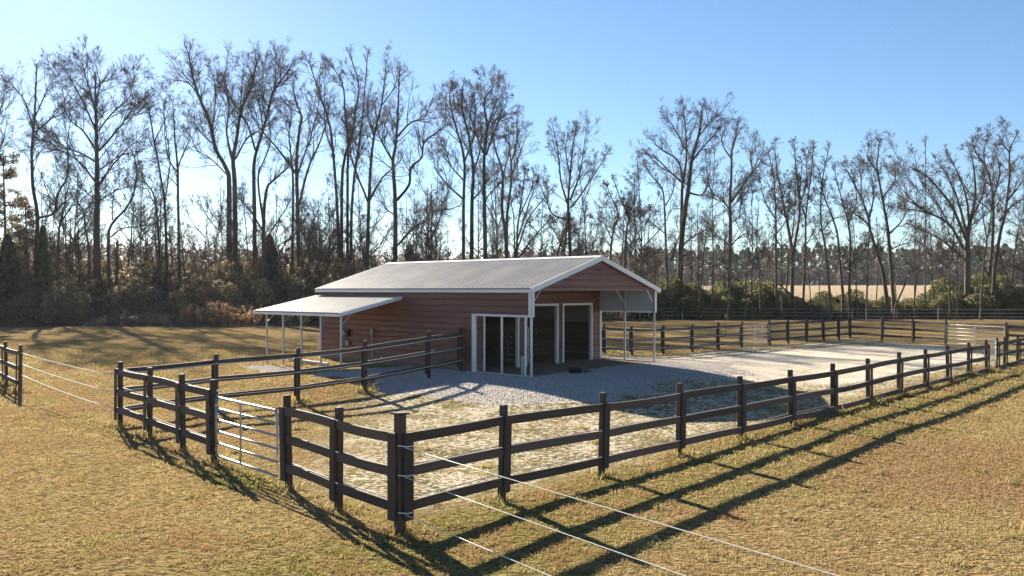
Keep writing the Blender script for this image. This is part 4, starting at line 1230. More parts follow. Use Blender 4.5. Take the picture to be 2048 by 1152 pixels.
 ('thin pale bare tree close beside the big forked tree right of the barn', 99, 0.9, 1.0, 0, [
  (5.5, 1.3, [(1335, 640), (1335, 561), (1332, 455), (1329, 397), (1322, 371), (1302, 350), (1290, 325)]), (3, 1, [(1331, 410), (1345, 385), (1352, 350)]), (2.5, 1, [(1333, 470), (1310, 450), (1285, 435)])]),
 ('largest forked bare tree right of the barn, with a round-topped crown', 104, 1.1, 1.3, 0.03, [
  (14, 2.5, [(1358, 640), (1359, 565), (1366, 455), (1377, 375), (1384, 320), (1400, 260), (1404, 222)]), (7, 1.5, [(1362, 470), (1364, 382), (1366, 357), (1355, 320), (1322, 298), (1305, 280)]), (5, 1, [(1368, 357), (1373, 302), (1370, 255), (1366, 212)]), (4.5, 1, [(1376, 385), (1402, 390), (1413, 372), (1420, 345)]), (4.5, 1, [(1386, 320), (1413, 287), (1434, 264)]), (4.5, 1, [(1364, 365), (1337, 342), (1308, 313), (1284, 305)]), (4, 1, [(1362, 492), (1392, 470), (1417, 458)]), (5, 2, [(1343, 520), (1352, 490), (1362, 460)]), (3.5, 1, [(1371, 300), (1350, 260), (1335, 240)]), (3, 1, [(1395, 275), (1420, 245), (1430, 235)])]),
 ('tall single-trunked bare tree with zigzag limbs, next right of the round-topped one', 102, 1.05, 1.15, 0, [
  (9, 1.8, [(1459, 640), (1459, 565), (1461, 455), (1460, 419), (1463, 346), (1464, 302), (1472, 270), (1475, 250)]), (5, 1, [(1463, 405), (1483, 375), (1505, 346), (1523, 320), (1545, 291)]), (4, 1, [(1460, 420), (1443, 400), (1421, 379), (1412, 350)]), (3.5, 1, [(1463, 490), (1478, 475), (1495, 465)]), (3.5, 1, [(1464, 320), (1445, 285), (1448, 258)]), (3, 1, [(1460, 445), (1478, 435), (1482, 410)]), (3, 1, [(1458, 490), (1435, 470), (1425, 455)]), (3, 1, [(1505, 346), (1500, 310), (1510, 275)])]),
 ('slim left stem of the dark-topped cluster right of the zigzag-limbed tree', 99, 0.95, 1.2, 0.15, [(6, 1.5, [(1553, 640), (1553, 590), (1553, 475), (1551, 418), (1547, 360), (1540, 315)]), (3, 1, [(1552, 470), (1575, 430), (1580, 370)]), (3, 1, [(1552, 440), (1530, 400), (1520, 360)])]),
 ('forked dark-topped bare tree in the middle of the cluster with a leaning dead trunk below', 101, 1.0, 1.3, 0.18, [
  (9, 1.8, [(1584, 640), (1585, 590), (1586, 511), (1576, 445), (1566, 402), (1556, 352), (1550, 305)]), (6, 1.5, [(1586, 515), (1595, 451), (1599, 408), (1592, 342), (1589, 293)]), (3, 1, [(1598, 410), (1612, 370), (1612, 310)])]),
 ('tall right stem of the dark-topped cluster, bending right near the top', 100, 0.95, 1.2, 0.18, [(6, 1.5, [(1605, 640), (1606, 600), (1610, 491), (1612, 425), (1622, 352), (1626, 298)]), (3, 1, [(1612, 440), (1600, 390), (1605, 330)])]),
 ('thin S-curved bare tree standing alone between two clusters', 97, 0.9, 1.05, 0.15, [(5.5, 1.3, [(1660, 640), (1660, 590), (1650, 491), (1642, 445), (1643, 375), (1652, 326), (1658, 295)]), (2.5, 1, [(1645, 462), (1665, 440), (1690, 430)])]),
 ('bushy multi-stemmed bare tree left of the twin leaning trunks', 98, 0.95, 1.15, 0.05, [
  (6.5, 1.5, [(1686, 640), (1686, 590), (1681, 534), (1675, 471), (1661, 425), (1648, 392), (1640, 350)]), (6, 1.5, [(1699, 640), (1699, 583), (1701, 491), (1696, 445), (1685, 405), (1670, 345)]), (4.5, 1.2, [(1702, 530), (1725, 505), (1737, 480)]), (3, 1, [(1697, 450), (1712, 400), (1705, 350)])]),
 ('left trunk of the leaning pair, sweeping up to the left', 100, 1.05, 1.2, 0.05, [
  (9, 1.6, [(1774, 640), (1774, 610), (1767, 550), (1754, 504), (1741, 465), (1737, 438), (1724, 399), (1700, 352), (1690, 335)]), (4.5, 1, [(1738, 450), (1715, 430), (1690, 415)]), (4, 1, [(1737, 440), (1748, 390), (1742, 345)]), (3, 1, [(1724, 400), (1722, 350), (1715, 325)])]),
 ('right trunk of the leaning pair, taller and upright', 98, 1.05, 1.25, 0.08, [
  (9, 1.8, [(1785, 640), (1787, 610), (1779, 491), (1774, 445), (1764, 392), (1754, 336), (1757, 300)]), (4, 1, [(1776, 470), (1805, 440), (1812, 410)]), (3.5, 1, [(1765, 395), (1790, 360), (1788, 325)]), (3.5, 1, [(1756, 345), (1735, 315), (1738, 298)]), (3, 1, [(1780, 500), (1800, 490), (1820, 485)])]),
 ('low crooked bare tree bent to the right beside the leaning pair', 96, 0.7, 0.8, 0, [(4.5, 1.5, [(1792, 640), (1793, 613), (1810, 573), (1817, 547), (1836, 537), (1850, 545)]), (2.5, 1, [(1795, 605), (1790, 560), (1788, 530)])]),
 ('great spreading bare tree fanning to the left, widest crown on the right', 100, 1.0, 1.25, 0, [
  (14, 1.5, [(1934, 640), (1934, 615), (1935, 518), (1935, 470), (1943, 430), (1950, 395), (1948, 340), (1942, 310)]),
  (6, 1.2, [(1929, 500), (1898, 450), (1860, 425), (1815, 400), (1790, 385)]), (6, 1.2, [(1932, 480), (1905, 415), (1880, 380), (1850, 350), (1818, 338)]), (6, 1.2, [(1934, 470), (1915, 400), (1893, 350), (1872, 322)]), (5, 1.2, [(1938, 450), (1930, 390), (1915, 345), (1900, 315)]), (4.5, 1, [(1930, 520), (1890, 485), (1850, 462), (1820, 450)]), (4, 1, [(1943, 440), (1965, 390), (1970, 345)]), (3.5, 1, [(1900, 452), (1870, 400), (1845, 365)]), (3.5, 1, [(1862, 428), (1830, 420), (1800, 415)])]),
 ('tall bare tree rising just right of the great spreading crown', 103, 0.95, 1.25, 0.05, [
  (8, 1.8, [(1978, 640), (1979, 553), (1986, 483), (1986, 396), (1975, 344), (1954, 309), (1945, 285)]), (4.5, 1, [(1985, 400), (1998, 350), (1992, 300)]), (3.5, 1, [(1976, 348), (1968, 310), (1975, 280)]), (4, 1.2, [(1976, 550), (1955, 505), (1945, 490)])]),
 ('tallest bare tree near the right edge with limbs reaching to the right', 99, 0.95, 1.15, 0.05, [
  (8, 1.6, [(1987, 640), (1988, 553), (2000, 466), (2010, 424), (2019, 355), (2020, 302), (2032, 272)]), (5, 1, [(1999, 441), (2025, 410), (2050, 395)]), (4, 1, [(2012, 405), (2040, 370), (2055, 355)]), (3, 1, [(2020, 305), (2005, 285), (2010, 270)]), (4.5, 1.5, [(2036, 640), (2034, 608), (2020, 570), (2000, 511)])]),
 ('bare tree cut by the right edge of the view with fine drooping twigs', 95, 1.2, 1.4, 0, [(7, 1.5, [(2062, 640), (2062, 540), (2060, 470), (2056, 430)]), (3.5, 1, [(2060, 560), (2040, 540), (2025, 530)]), (3.5, 1, [(2060, 500), (2042, 480), (2025, 470)]), (3, 1, [(2060, 590), (2040, 585), (2020, 575)])]),
 ('bare tree cut by the left edge of the view, only its right twigs showing', 93, 1.2, 1.2, 0, [(8, 2, [(-14, 640), (-14, 400), (-12, 280), (-10, 180)]), (3, 1, [(-12, 330), (5, 280), (14, 245)]), (3, 1, [(-12, 260), (2, 215), (10, 180)])]),
]
for i, (lab, d, spr, den, bits, stems) in enumerate(TREES):
    bare_tree(lab, d, stems, 100 + i, spr, den, bits)

# snag
bare_tree('short dead snag stub with a broken top among the left thicket', 88, [(6.5, 5, [(233, 640), (233, 560), (235, 482)])], 300, 0.25, 0.3, 0, name='dead_snag')
bare_tree('slanting dead trunk lying against the cluster right of the barn', 97, [(5, 3.5, [(1655, 630), (1610, 612), (1560, 570)])], 301, 0.4, 0.4, 0, name='fallen_trunk')

# saplings between the big trees
rg = random.Random(5)
SAPX = [rg.uniform(-20, 700) for _ in range(40)] + [rg.uniform(600, 1340) for _ in range(52)] + [rg.uniform(1340, 2050) for _ in range(8)] + [rg.uniform(0, 660) for _ in range(30)]
SAPX = [30, 95, 150, 250, 262, 285, 345, 395, 420, 440, 500, 545, 565, 620, 640, 655, 665, 715, 725, 760, 772, 815, 848, 870, 885, 905, 985, 1000, 1060, 1085, 1100, 1165, 1180, 1270, 1290, 1310, 1385, 1400, 1425, 1490, 1505, 1520, 1535, 1570, 1625, 1640, 1715, 1735, 1750, 1825, 1850, 1868, 1885, 1900, 1915, 1960, 2015, 2045] + SAPX
SAP = []
MARKS = [(60, 'at the left edge by the loose-crowned pine'), (150, 'around the slender elbow-limbed tree'), (235, 'beside the thick straight trunk'), (345, 'in the gap left of the tallest twin-trunked tree'), (480, 'at the foot of the tallest twin-trunked tree'), (560, 'under the tall leaning tree'), (650, 'around the three-limbed tree'), (720, 'by the clump of four upright stems'), (800, 'over the far end of the barn roof'), (900, 'under the long low elbow limb over the roof'), (990, 'by the close trio behind the roof'), (1090, 'beside the fan-shaped tree over the roof'), (1200, 'left of the barn gable peak'), (1320, 'over the right slope of the gable'), (1430, 'at the foot of the largest forked tree on the right'), (1540, 'right of the zigzag-limbed tree'), (1640, 'among the dark-topped cluster'), (1740, 'by the bushy multi-stemmed tree'), (1860, 'around the leaning pair of trunks'), (1960, 'under the great spreading crown'), (9999, 'at the right edge of the treeline')]
def mark(px): return next(m for lim, m in MARKS if px < lim)
for i, sx in enumerate(SAPX):
    if i < 12:
        d = 98; top = rg.uniform(360, 480)
        h = 640 - top; a = rg.uniform(-.10, .10)
        X = lambda t: sx + a * h * t + rg.uniform(-4, 4)
        w = rg.uniform(2.4, 4.2)
        st = [(w, 1.0, [(sx, 640), (X(.35), 640 - .35 * h), (X(.65), 640 - .65 * h), (X(1), top)])]
        for k in range(rg.randint(2, 4)):
            t = rg.uniform(.35, .75); s_ = rg.choice((-1, 1)); bx = sx + a * h * t; L = h * rg.uniform(.12, .26)
            st.append((w * .55, .8, [(bx, 640 - t * h), (bx + s_ * L * .5, 640 - t * h - L * .6), (bx + s_ * L * .8, 640 - t * h - L * 1.3)]))
        SAP.append(bare_tree('thin young bare tree ' + mark(sx), d, st, 400 + i, 1.15, 0.9, 0.05 if i % 3 == 0 else 0, group='young bare trees of the treeline', name='bare_sapling'))
    else:
        src = SAP[i % 12]; r = src.copy(); COL.objects.link(r); r['label'] = 'thin young bare tree ' + mark(sx)
        d = rg.uniform(90, 108); x, y, _ = at_depth(sx, 600, d)
        r.location = (x, y, g(x, y) - .1); r.rotation_euler = (0, 0, rg.uniform(0, 6.28)); s_ = rg.uniform(.72, 1.25) if i < 58 else rg.uniform(.5, 1.1); r.scale = (s_, s_, s_ * rg.uniform(.9, 1.15))
        for ch in list(src.children):
            c = ch.copy(); COL.objects.link(c); c.parent = r

# ------------------------------------------------------------------ bushes
def blob_points(n, rng, lobes, shell=0.55):
    """points through a lumpy volume made of several ellipsoids (cx,cy,cz,rx,ry,rz)"""
    L = np.array(lobes, float)
    wts = L[:, 3] * L[:, 4] * L[:, 5]; wts /= wts.sum()
    k = rng.choice(len(L), n, p=wts)
    u = rng.normal(0, 1, (n, 3)); u /= np.linalg.norm(u, axis=1, keepdims=True)
    r = rng.random(n) ** (1 / 3.0); r = np.where(rng.random(n) < shell, 0.8 + 0.28 * rng.random(n), r)
    p = L[k, :3] + u * r[:, None] * L[k, 3:]
    p[:, 2] = np.abs(p[:, 2])
    return p

def stems_mesh(n, h, spread, rng, mat, r=0.02, sides=3, name='stems'):
    S = np.zeros((n, 3)); S[:, :2] = rng.normal(0, spread * .25, (n, 2)); S[:, 2] = -0.15
    D = np.zeros((n, 3)); D[:, :2] = rng.normal(0, .28, (n, 2)); D[:, 2] = 1
    P = grow(S, D, h * rng.uniform(.6, 1.05, n), 6, .10, .03, rng)
    Rr = np.full((n, 6), r) * np.linspace(1.3, .35, 6)[None]
    C, T, rr, t, i_ = sample_on(P, Rr, 5, .3, 1, rng)
    P2 = grow(C, side_dirs(T, rng.uniform(.4, 1.0, len(C)), rng), h * rng.uniform(.08, .22, len(C)), 4, .2, .05, rng)
    R2 = np.full((len(C), 4), r * .4)
    V, Q = tubes_np(P, Rr, sides); V2, Q2 = tubes_np(P2, R2, 3)
    return np_mesh(name, np.vstack([V, V2]), np.vstack([Q, Q2 + len(V)]), mats=[mat])

def bush_kind(seed, n, w, h, size, mat, nl=9, stems=14, flat=1.0):
    rng = np.random.default_rng(seed)
    lobes = []
    for k in range(nl):
        a = rng.uniform(0, 6.28); r = w * .5 * rng.random() ** .6
        s = rng.uniform(.22, .42)
        z = h * rng.uniform(.12, .82) * (1 - .35 * r / (w * .5))
        lobes.append((r * math.cos(a), r * math.sin(a), z, w * s * .75, w * s * .75, h * s * .62))
    lobes.append((0, 0, h * .2, w * .5, w * .5, h * .24))
    C = blob_points(n, rng, lobes)
    tint = np.clip(rng.normal(.45, .28, n), 0, 1)
    return leaf_mesh('foliage', C, rng.uniform(size * .6, size * 1.4, n), rng, mat, tint), stems_mesh(stems, h * 1.05, w * .5, rng, M['twig'], .03)

def plant_copy(name, label, cat, group, kind, loc, s, rz, sz=1.0, pname=('foliage', 'stems')):
    o = empty(name, loc, rz); o.scale = (s, s, s * sz)
    tag(o, label, cat, group)
    for nm, me in zip(pname, kind):
        if me is not None:
            c_ = mesh_obj(nm, me, o)
            if nm == 'seed_heads': c_['kind'] = 'stuff'
    return o

THK = [bush_kind(20 + k, 6500, 5.2, 6.0, 0.17, M['thicket']) for k in range(4)]
HDG = [bush_kind(30 + k, 5500, 4.4, 3.2, 0.15, M['hedge']) for k in range(3)]
rg = random.Random(9)
# thicket on the left, three ranks deep
tops = lambda px: float(np.interp(px, [-120, 0, 60, 130, 200, 260, 330, 400, 460, 560, 620, 700, 800, 900], [455, 462, 488, 498, 505, 508, 512, 505, 500, 500, 505, 522, 520, 530]))
k = 0
for d0, stepx, hk in ((87, 46, .66), (91, 42, .92), (95.5, 40, 1.08), (101, 38, 1.1), (108, 36, 1.12)):
    px = -150 + rg.uniform(0, 30)
    while px < (760 if d0 > 88 else 650):
        d = d0 + rg.uniform(-1.5, 1.5)
        x, y, _ = at_depth(px, 600, d)
        want = (HOR - tops(px)) / FPX * d + CAM_H
        s = max(.42, want * hk * rg.uniform(.68, 1.15) / 6.0)
        plant_copy('thicket_bush', ('olive-brown front-row thicket bush ' if d0 < 88 else 'brown second-row thicket bush ' if d0 < 93 else 'tall brown back-row thicket bush ') + mark(px), 'bush', 'bushes of the left thicket', THK[k % 4], (x, y, g(x, y) - .1), min(1.35, s * 1.08), rg.uniform(0, 6.28), 1.0)
        k += 1; px += stepx * rg.uniform(.75, 1.2) 
# bushes glimpsed behind the barn
for px in range(770, 1340, 52):
    d = 97 + rg.uniform(-2, 3); x, y, _ = at_depth(px + rg.uniform(-12, 12), 600, d)
    plant_copy('thicket_bush', 'brownish bush showing over the barn roof, ' + mark(px), 'bush', 'bushes behind the barn', THK[k % 4], (x, y, g(x, y) - .1), rg.uniform(.62, .92), rg.uniform(0, 6.28)); k += 1
# the green hedge right of the barn
k = 0
htop = lambda px: float(np.interp(px, [1250, 1330, 1400, 1500, 1560, 1620, 1680, 1740, 1800, 1850, 1900, 1960, 2050, 2160], [558, 560, 558, 570, 582, 594, 582, 592, 598, 584, 568, 556, 564, 558]))
for d0, stepx, hk in ((100.5, 34, .72), (104, 36, 1.0)):
    px = 1290 + rg.uniform(0, 12)
    while px < 2150:
        d = d0 + rg.uniform(-1.2, 1.2); x, y, _ = at_depth(px, 600, d)
        want = (HOR - htop(px)) / FPX * d + CAM_H
        s = max(.34, want * hk * rg.uniform(.85, 1.1) / 3.2)
        plant_copy('hedge_bush', ('front green hedge bush ' if d0 < 102 else 'back green hedge bush ') + mark(px), 'bush', 'bushes of the right hedge', HDG[k % 3], (x, y, g(x, y) - .1), max(s, .72), rg.uniform(0, 6.28), 1.32 * s / max(s, .72)); k += 1; px += stepx * rg.uniform(.75, 1.25)

# cedar and pine at the left edge
def cone_tree(label, px, d, top, base_w, mat, seed, n, name, size=.2, trunk=True, z0f=.04):
    rng = np.random.default_rng(seed)
    x, y, zt = at_depth(px, top, d); zb = g(x, y); h = zt - zb
    t = rng.random(n) ** .75; zz = h * (z0f + (1 - z0f) * t)
    rmax = base_w * (1 - t) ** .7 + .15
    a = rng.uniform(0, 6.28, n); tier = .72 + .28 * np.sin(a * 5 + zz * 3.1) * np.sin(zz * 4.3 + seed)
    r = rmax * tier * rng.random(n) ** .35
    C = np.stack([r * np.cos(a), r * np.sin(a), zz - .18 * r], -1)
    root = empty(name, (x, y, zb)); tag(root, label, 'tree')
    mesh_obj('crown', leaf_mesh('crown', C, rng.uniform(size * .6, size * 1.4, n), rng, mat), root)
    q = MB(); q.tube([(0, 0, -.3), (0.05, 0, h * .5), (0, 0, h * .97)], [.16, .10, .03], 7); q.obj('trunk', M['bark'], root)
cone_tree('dark green cedar standing at the left edge in front of the thicket', 16, 86, 470, 2.4, M['cedar'], 61, 7000, 'cedar_tree')
cone_tree('small dark cedar poking out of the thicket under the slender elbow-limbed tree', 86, 90, 452, 1.6, M['cedar'], 62, 3500, 'cedar_tree')
cone_tree('dark pointed evergreen behind the thicket near the crooked tree', 540, 93, 470, 2.2, M['cedar'], 63, 4500, 'cedar_tree')
cone_tree('rounded dark evergreen behind the far end of the barn roof', 820, 98, 490, 2.6, M['thicket'], 64, 4500, 'evergreen_tree')

def pine(label, px, d, top, seed, wid=3.2):
    rng = np.random.default_rng(seed)
    x, y, zt = at_depth(px, top, d); zb = g(x, y); h = zt - zb
    root = empty('pine_tree', (x, y, zb)); tag(root, label, 'tree')
    n = 46
    t = rng.uniform(.35, .98, n); L = wid * (1.05 - t) ** .5 * rng.uniform(.6, 1.15, n)
    a = rng.uniform(0, 6.28, n)
    S = np.stack([np.zeros(n), np.zeros(n), t * h], -1); D = np.stack([np.cos(a), np.sin(a), rng.uniform(-.1, .5, n)], -1)
    P = grow(S, D, L, 6, .15, .05, rng); Rr = np.full((n, 6), .045) * np.linspace(1.2, .3, 6)[None]
    T0 = np.zeros((1, 8, 3)); T0[0, :, 2] = np.linspace(-.3, h, 8); T0[0, :, 0] = .15 * np.sin(np.linspace(0, 4, 8))
    V0, Q0 = tubes_np(T0, np.linspace(.24, .04, 8)[None], 8); V1, Q1 = tubes_np(P, Rr, 4)
    mesh_obj('trunk', np_mesh('trunk', np.vstack([V0, V1]), np.vstack([Q0, Q1 + len(V0)]), mats=[M['bark']], smooth=True), root)
    C, T, rr, tt, ii = sample_on(P, Rr, 9, .35, 1.0, rng)
    m_ = 10
    CC = np.repeat(C, m_, 0) + rng.normal(0, .24, (len(C) * m_, 3)) * np.array((1, 1, .7))
    mesh_obj('crown', leaf_mesh('crown', CC, rng.uniform(.08, .19, len(CC)), rng, M['pine'], elong=2.2), root)
pine('loose-crowned pine at the left edge with sunlit needles', 8, 90, 300, 71, 4.2)
pine('shorter pine with loose sunlit needles behind the cedar at the left edge', 52, 94, 395, 72, 2.6)

# dry weeds and brush at the edge of the thicket
def weed_kind(seed, plume):
    rng = np.random.default_rng(seed)
    n = 15
    S = np.zeros((n, 3)); S[:, :2] = rng.normal(0, .17, (n, 2)); D = np.zeros((n, 3)); D[:, :2] = rng.normal(0, .16, (n, 2)); D[:, 2] = 1
    P = grow(S, D, rng.uniform(.9, 2.1, n), 6, .06, -.02, rng); Rr = np.full((n, 6), .013) * np.linspace(1.2, .5, 6)[None]
    V, Q = tubes_np(P, Rr, 3); st = np_mesh('stalks', V, Q, mats=[M['dry']])
    a = st.attributes.new('tint', 'FLOAT', 'POINT'); a.data.foreach_set('value', np.full(len(V), .5, dtype=np.float32))
    C, T, rr, t, i_ = sample_on(P, Rr, plume, .55, 1.0, rng)
    C = C + rng.normal(0, .09, C.shape)
    return leaf_mesh('seed_heads', C, rng.uniform(.06, .15, len(C)), rng, M['dry'], elong=2.0), st
WD = [weed_kind(81, 26), weed_kind(82, 14), weed_kind(83, 6)]
for i, (px, py, kk, s, lab) in enumerate((
    (372, 650, 0, 1.0, 'orange-tinted dry weed clump nearest the brush pile'), (388, 650, 0, .95, 'second orange-tinted dry weed clump beside the brush pile'),
    (407, 651, 1, .8, 'small pale dry weed clump left of the tall plume'), (421, 651, 0, 1.2, 'tallest pale plume of dry weeds before the thicket'),
    (433, 651, 1, 1.15, 'dry weed clump just right of the tall plume'), (446, 652, 0, 1.1, 'reddish dry weed clump in the middle of the weed row'),
    (462, 652, 2, 1.1, 'thin dry stalks right of the reddish weed clump'), (478, 652, 2, 1.0, 'wispy dry stalks in the right half of the weed row'),
    (492, 653, 2, 1.05, 'last thin dry stalks before the bright tuft by the lean-to'), (508, 653, 0, .95, 'bright orange dry tuft left of the lean-to roof edge'),
    (576, 651, 1, .9, 'dry weeds seen between the lean-to posts'), (610, 651, 1, 1.0, 'dry weeds seen between the right lean-to posts and the wall'))):
    p_ = on_ground(px, py)
    plant_copy('dry_weed', lab, 'dry weed', 'dry weed clumps', WD[kk], p_, s, i * 1.3, 1.0, ('seed_heads', 'stalks'))
def tuft(label, px, py, s, i):
    plant_copy('dry_weed', label, 'dry weed', 'dry weed clumps', WD[1], on_ground(px, py), s, i, 1.0, ('seed_heads', 'stalks'))
tuft('low brown weed tuft at the foot of the outer lean-to post', 531, 716, .28, 1)

def brush_pile():
    rng = np.random.default_rng(91)
    p_ = on_ground(300, 651)
    root = empty('brush_pile', p_); tag(root, 'long low pile of cut branches and leaves along the thicket edge', 'brush pile')
    n = 1500
    X = rng.uniform(-5.2, 5.6, n); env = .75 * np.exp(-((X + 2.6) / 1.5) ** 2) + .6 * np.exp(-((X - .6) / 2.0) ** 2) + .3
    Y = rng.normal(0, .7, n)
    Zm = np.array([g(p_[0] + a, p_[1] + b) for a, b in zip(X, Y)]) - p_[2]
    S = np.stack([X, Y, Zm + np.abs(rng.normal(0, .45, n)) * env * np.exp(-(Y / .9) ** 2) + .02], -1)
    D = rng.normal(0, 1, (n, 3)); D[:, 2] *= .35
    P = grow(S, D, rng.uniform(.4, 1.5, n), 4, .2, 0, rng); P[:, :, 2] = np.maximum(P[:, :, 2], Zm[:, None] + .02)
    V, Q = tubes_np(P, rng.uniform(.01, .03, (n, 1)) * np.array((1.2, 1, .8, .5))[None], 3)
    M['brush'] = bark_mat('bleached_branches', (0.24, 0.19, 0.15))
    mesh_obj('branches', np_mesh('branches', V, Q, mats=[M['brush']]), root)
    C = S[rng.integers(0, n, 4200)] + rng.normal(0, .25, (4200, 3)) * np.array((1.2, 1, .3)); C[:, 2] = np.maximum(C[:, 2], .03)
    mesh_obj('dead_leaves', leaf_mesh('dead_leaves', C, rng.uniform(.06, .16, len(C)), rng, M['litter'], up=1.0), root)
brush_pile()

# ------------------------------------------------------------------ far woods across the field
def far_woods(label, spec, seed, mat, size, per, name, hmul=1.0, kind='round'):
    rng = np.random.default_rng(seed)
    CC = []; TT = []
    for (px0, px1, top0, top1, d0, d1, step) in spec:
        px = px0
        while px < px1:
            t = (px - px0) / max(1, px1 - px0)
            d = rng.uniform(d0, d1)
            top = top0 + (top1 - top0) * t + rng.normal(0, 5)
            X, Y, zt = at_depth(px, top, d); zb = g(X, Y); h = max(6, zt - zb)
            w = h * rng.uniform(.14, .22)
            n = per
            if kind == 'pine':
                tt = rng.random(n) ** .6
                lobes = np.sin(tt * 19 + rng.uniform(0, 6)) * .25 + .85
                rad = w * np.sqrt(np.clip(1.02 - tt, 0, 1)) * lobes * rng.random(n) ** .4
                z = h * (.30 + .70 * tt)
                low = rng.random(n) < .3; z = np.where(low, h * rng.random(n) * .5, z); rad = np.where(low, w * 1.3 * rng.random(n) ** .5, rad)
            else:
                tt = rng.random(n); z = h * (.02 + .98 * tt)
                rad = w * 1.45 * np.sqrt(np.clip(np.sin(np.pi * np.clip(tt * .82 + .18, 0, 1)), 0.02, 1)) * rng.random(n) ** .45
            a = rng.uniform(0, 6.28, n)
            CC.append(np.stack([X + rad * np.cos(a), Y + rad * np.sin(a), zb + z], -1)); TT.append(np.clip(rng.normal(rng.uniform(.2, .8), .12, n), 0, 1))
            px += step * rng.uniform(.6, 1.4)
    C = np.concatenate(CC); T = np.concatenate(TT)
    me = leaf_mesh(name, C, rng.uniform(size * .6, size * 1.4, len(C)), rng, mat, T, elong=1.3)
    o = mesh_obj(name, me); tag(o, label, 'woods', None, 'stuff')
far_woods('distant dark pine wood across the tan field, right of the barn', [(1290, 2300, 500, 492, 425, 450, 7), (1000, 1300, 506, 502, 440, 465, 8), (2040, 2500, 494, 490, 420, 450, 9)], 201, M['far_pine'], 1.15, 230, 'pine_woods', 1, 'pine')
far_woods('distant brown leafless wood across the fields behind barn and thicket', [(-500, 700, 478, 500, 330, 380, 8), (600, 1320, 512, 506, 380, 420, 8), (1300, 2300, 540, 536, 408, 424, 8)], 202, M['far_bare'], 0.85, 230, 'bare_woods')

# ------------------------------------------------------------------ grass, gravel
def grass():
    rng = np.random.default_rng(301)
    n = 620000
    d = 6.6 * (46 / 6.6) ** rng.random(n)
    px = rng.uniform(-60, 2110, n)
    x = (px - CX) / FPX * d; y = d
    inn, sand, gravel, dirt, green, red, litter_shade, _s = cover(x, y)
    tuftn = vnoise(x, y, .34, 21) * .4 + vnoise(x, y, .13, 22) * .6
    pk = (1 - inn * np.where(tuftn > .60, .72, .99)) * (1 - np.clip(gravel * 1.15, 0, 1)) * (1 - np.clip(dirt * 1.2, 0, 1)) * (1 - np.clip(sand * 1.1, 0, 1))
    keep = rng.random(n) < pk * np.clip(.10 + .95 * smooth01((tuftn - .40) / .24), 0, 1)
    x, y, d, green, red, tuftn = [a[keep] for a in (x, y, d, green, red, tuftn)]
    rustv = np.clip(smooth01((vnoise(x, y, 2.1, 31) * .5 + vnoise(x, y, .7, 32) * .5 + .30 * red - .52) / .2), 0, 1) * .55 * rng.uniform(.4, 1, len(x))
    # longer tufts left standing round the posts, and scattered weeds
    PP = [C0] + [f1(i) for i in range(1, 13)] + F2_NEAR + F2_FAR + F3_PTS[:3] + lf[:2]
    cx_ = np.concatenate([np.repeat([p_[0] for p_ in PP], 130), np.repeat(rng.uniform(-9, 11, 70), 45)])
    cy_ = np.concatenate([np.repeat([p_[1] for p_ in PP], 130), np.repeat(rng.uniform(7, 20, 70), 45)])
    m1 = len(PP) * 130
    sp = np.where(np.arange(len(cx_)) < m1, .17, .07)
    ex = cx_ + rng.normal(0, 1, len(cx_)) * sp; ey = cy_ + rng.normal(0, 1, len(cx_)) * sp
    nb = len(x)
    x = np.concatenate([x, ex]); y = np.concatenate([y, ey]); d = np.concatenate([d, ey])
    green = np.concatenate([green, rng.uniform(0, 1, len(ex))]); tuftn = np.concatenate([tuftn, np.full(len(ex), .7)]); rustv = np.concatenate([rustv, np.zeros(len(ex))])
    tall = np.concatenate([np.ones(nb), np.where(np.arange(len(ex)) < m1, rng.uniform(1.5, 4.5, len(ex)), rng.uniform(1.2, 2.8, len(ex)))])
    n = len(x); z = ground(x, y)
    s = (d / 11.0) ** .75
    h = rng.uniform(.012, .030, n) * s * (.7 + .6 * tuftn) * (1 + .5 * green) * tall; w = rng.uniform(.006, .012, n) * s
    a = rng.uniform(0, 6.28, n); lean = rng.normal(0, .55, (n, 2))
    ax, ay = np.cos(a) * w, np.sin(a) * w
    V = np.stack([np.stack([x - ax, y - ay, z - .004], -1), np.stack([x + ax, y + ay, z - .004], -1), np.stack([x + lean[:, 0] * h, y + lean[:, 1] * h, z + h], -1)], 1).reshape(-1, 3)
    tint = np.clip(rng.normal(.70, .28, n) - .5 * green * rng.random(n) - .55 * smooth01((vnoise(x, y, 1.9, 23) * .6 + vnoise(x, y, .6, 25) * .4 - .5) / .2) * rng.random(n) + .5 * (vnoise(x, y, .21, 24) - .5), 0, 1)
    me = np_mesh('grass', V, None, np.arange(3 * n).reshape(n, 3), mats=[M['blade']])
    at = me.attributes.new('tint', 'FLOAT', 'POINT'); at.data.foreach_set('value', np.repeat(tint, 3).astype(np.float32))
    at = me.attributes.new('rust', 'FLOAT', 'POINT'); at.data.foreach_set('value', np.repeat(rustv, 3).astype(np.float32))
    o = mesh_obj('grass', me); tag(o, 'short dormant lawn grass and thin paddock tufts', kind='stuff')
grass()

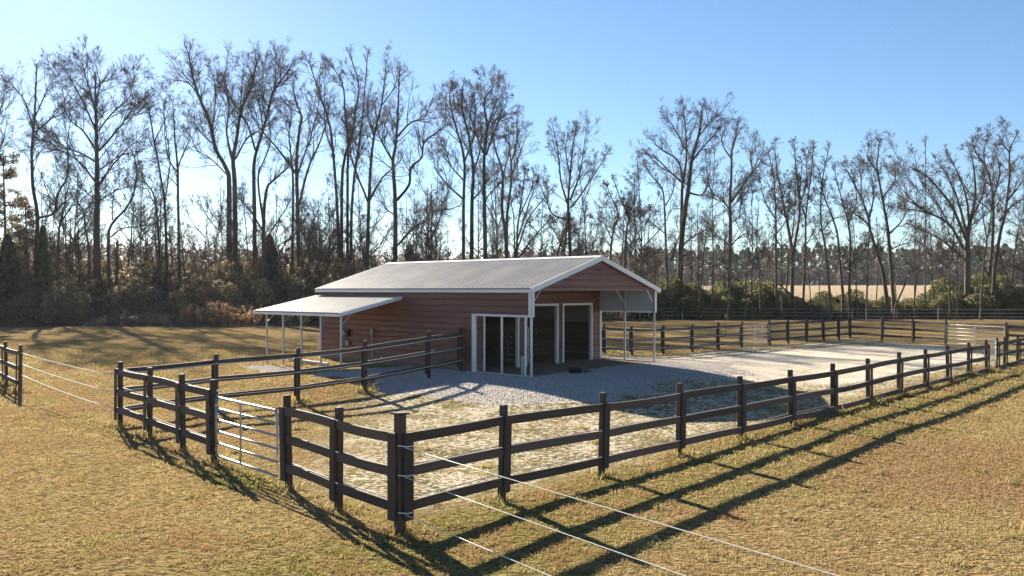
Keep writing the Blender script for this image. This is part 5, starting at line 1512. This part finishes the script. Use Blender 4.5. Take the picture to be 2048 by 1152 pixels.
def stones():
    rng = np.random.default_rng(302)
    n = 90000
    w = rng.uniform(-4.6, 8.2, n); l = rng.uniform(-5.2, 11, n)
    x = B_O[0] + w * B_U[0] + l * B_V[0]; y = B_O[1] + w * B_U[1] + l * B_V[1]
    c = cover(x, y)
    keep = rng.random(n) < np.clip(c[2] * 1.1 - .1, 0, 1) * .6
    x, y = x[keep], y[keep]; n = len(x); z = ground(x, y)
    O = np.array([(1, 0, 0), (-1, 0, 0), (0, 1, 0), (0, -1, 0), (0, 0, 1), (0, 0, -1)], float)
    T = np.array([(0, 2, 4), (2, 1, 4), (1, 3, 4), (3, 0, 4)])
    s = rng.uniform(.009, .024, n)[:, None, None]
    V = O[None] * s * rng.uniform(.6, 1.3, (n, 6, 1))
    a = rng.uniform(0, 6.28, n); ca, sa = np.cos(a)[:, None], np.sin(a)[:, None]
    V = np.stack([V[:, :, 0] * ca - V[:, :, 1] * sa, V[:, :, 0] * sa + V[:, :, 1] * ca, V[:, :, 2]], -1) + np.stack([x, y, z + .008], -1)[:, None]
    Fc = (np.arange(n)[:, None, None] * 6 + T[None]).reshape(-1, 3)
    m, nt, b = newmat('loose_gravel'); t = NT(nt)
    nz = t.noise(t.pos(), 30, 2)
    t.l(t.mix(t.step(nz, .35, .65), (.28, .255, .235), (.66, .60, .54)), b.inputs['Base Color']); b.inputs['Roughness'].default_value = .85
    o = mesh_obj('gravel', np_mesh('gravel', V.reshape(-1, 3), None, Fc, mats=[m])); tag(o, 'loose grey gravel spread round the barn', kind='stuff')
stones()

# ------------------------------------------------------------------ thin winter haze
def haze():
    q = MB(); q.box((0, 265, 21.5), (1500, 590, 45))
    m = bpy.data.materials.new('thin_haze'); m.use_nodes = True
    nt = m.node_tree; nt.nodes.clear()
    v = nt.nodes.new('ShaderNodeVolumePrincipled'); o_ = nt.nodes.new('ShaderNodeOutputMaterial')
    v.inputs['Color'].default_value = (0.92, 0.95, 1.0, 1); v.inputs['Density'].default_value = 0.00010; v.inputs['Anisotropy'].default_value = 0.3
    nt.links.new(v.outputs[0], o_.inputs['Volume'])
    o = q.obj('haze', m); tag(o, 'thin winter haze over the fields', kind='stuff')
haze()
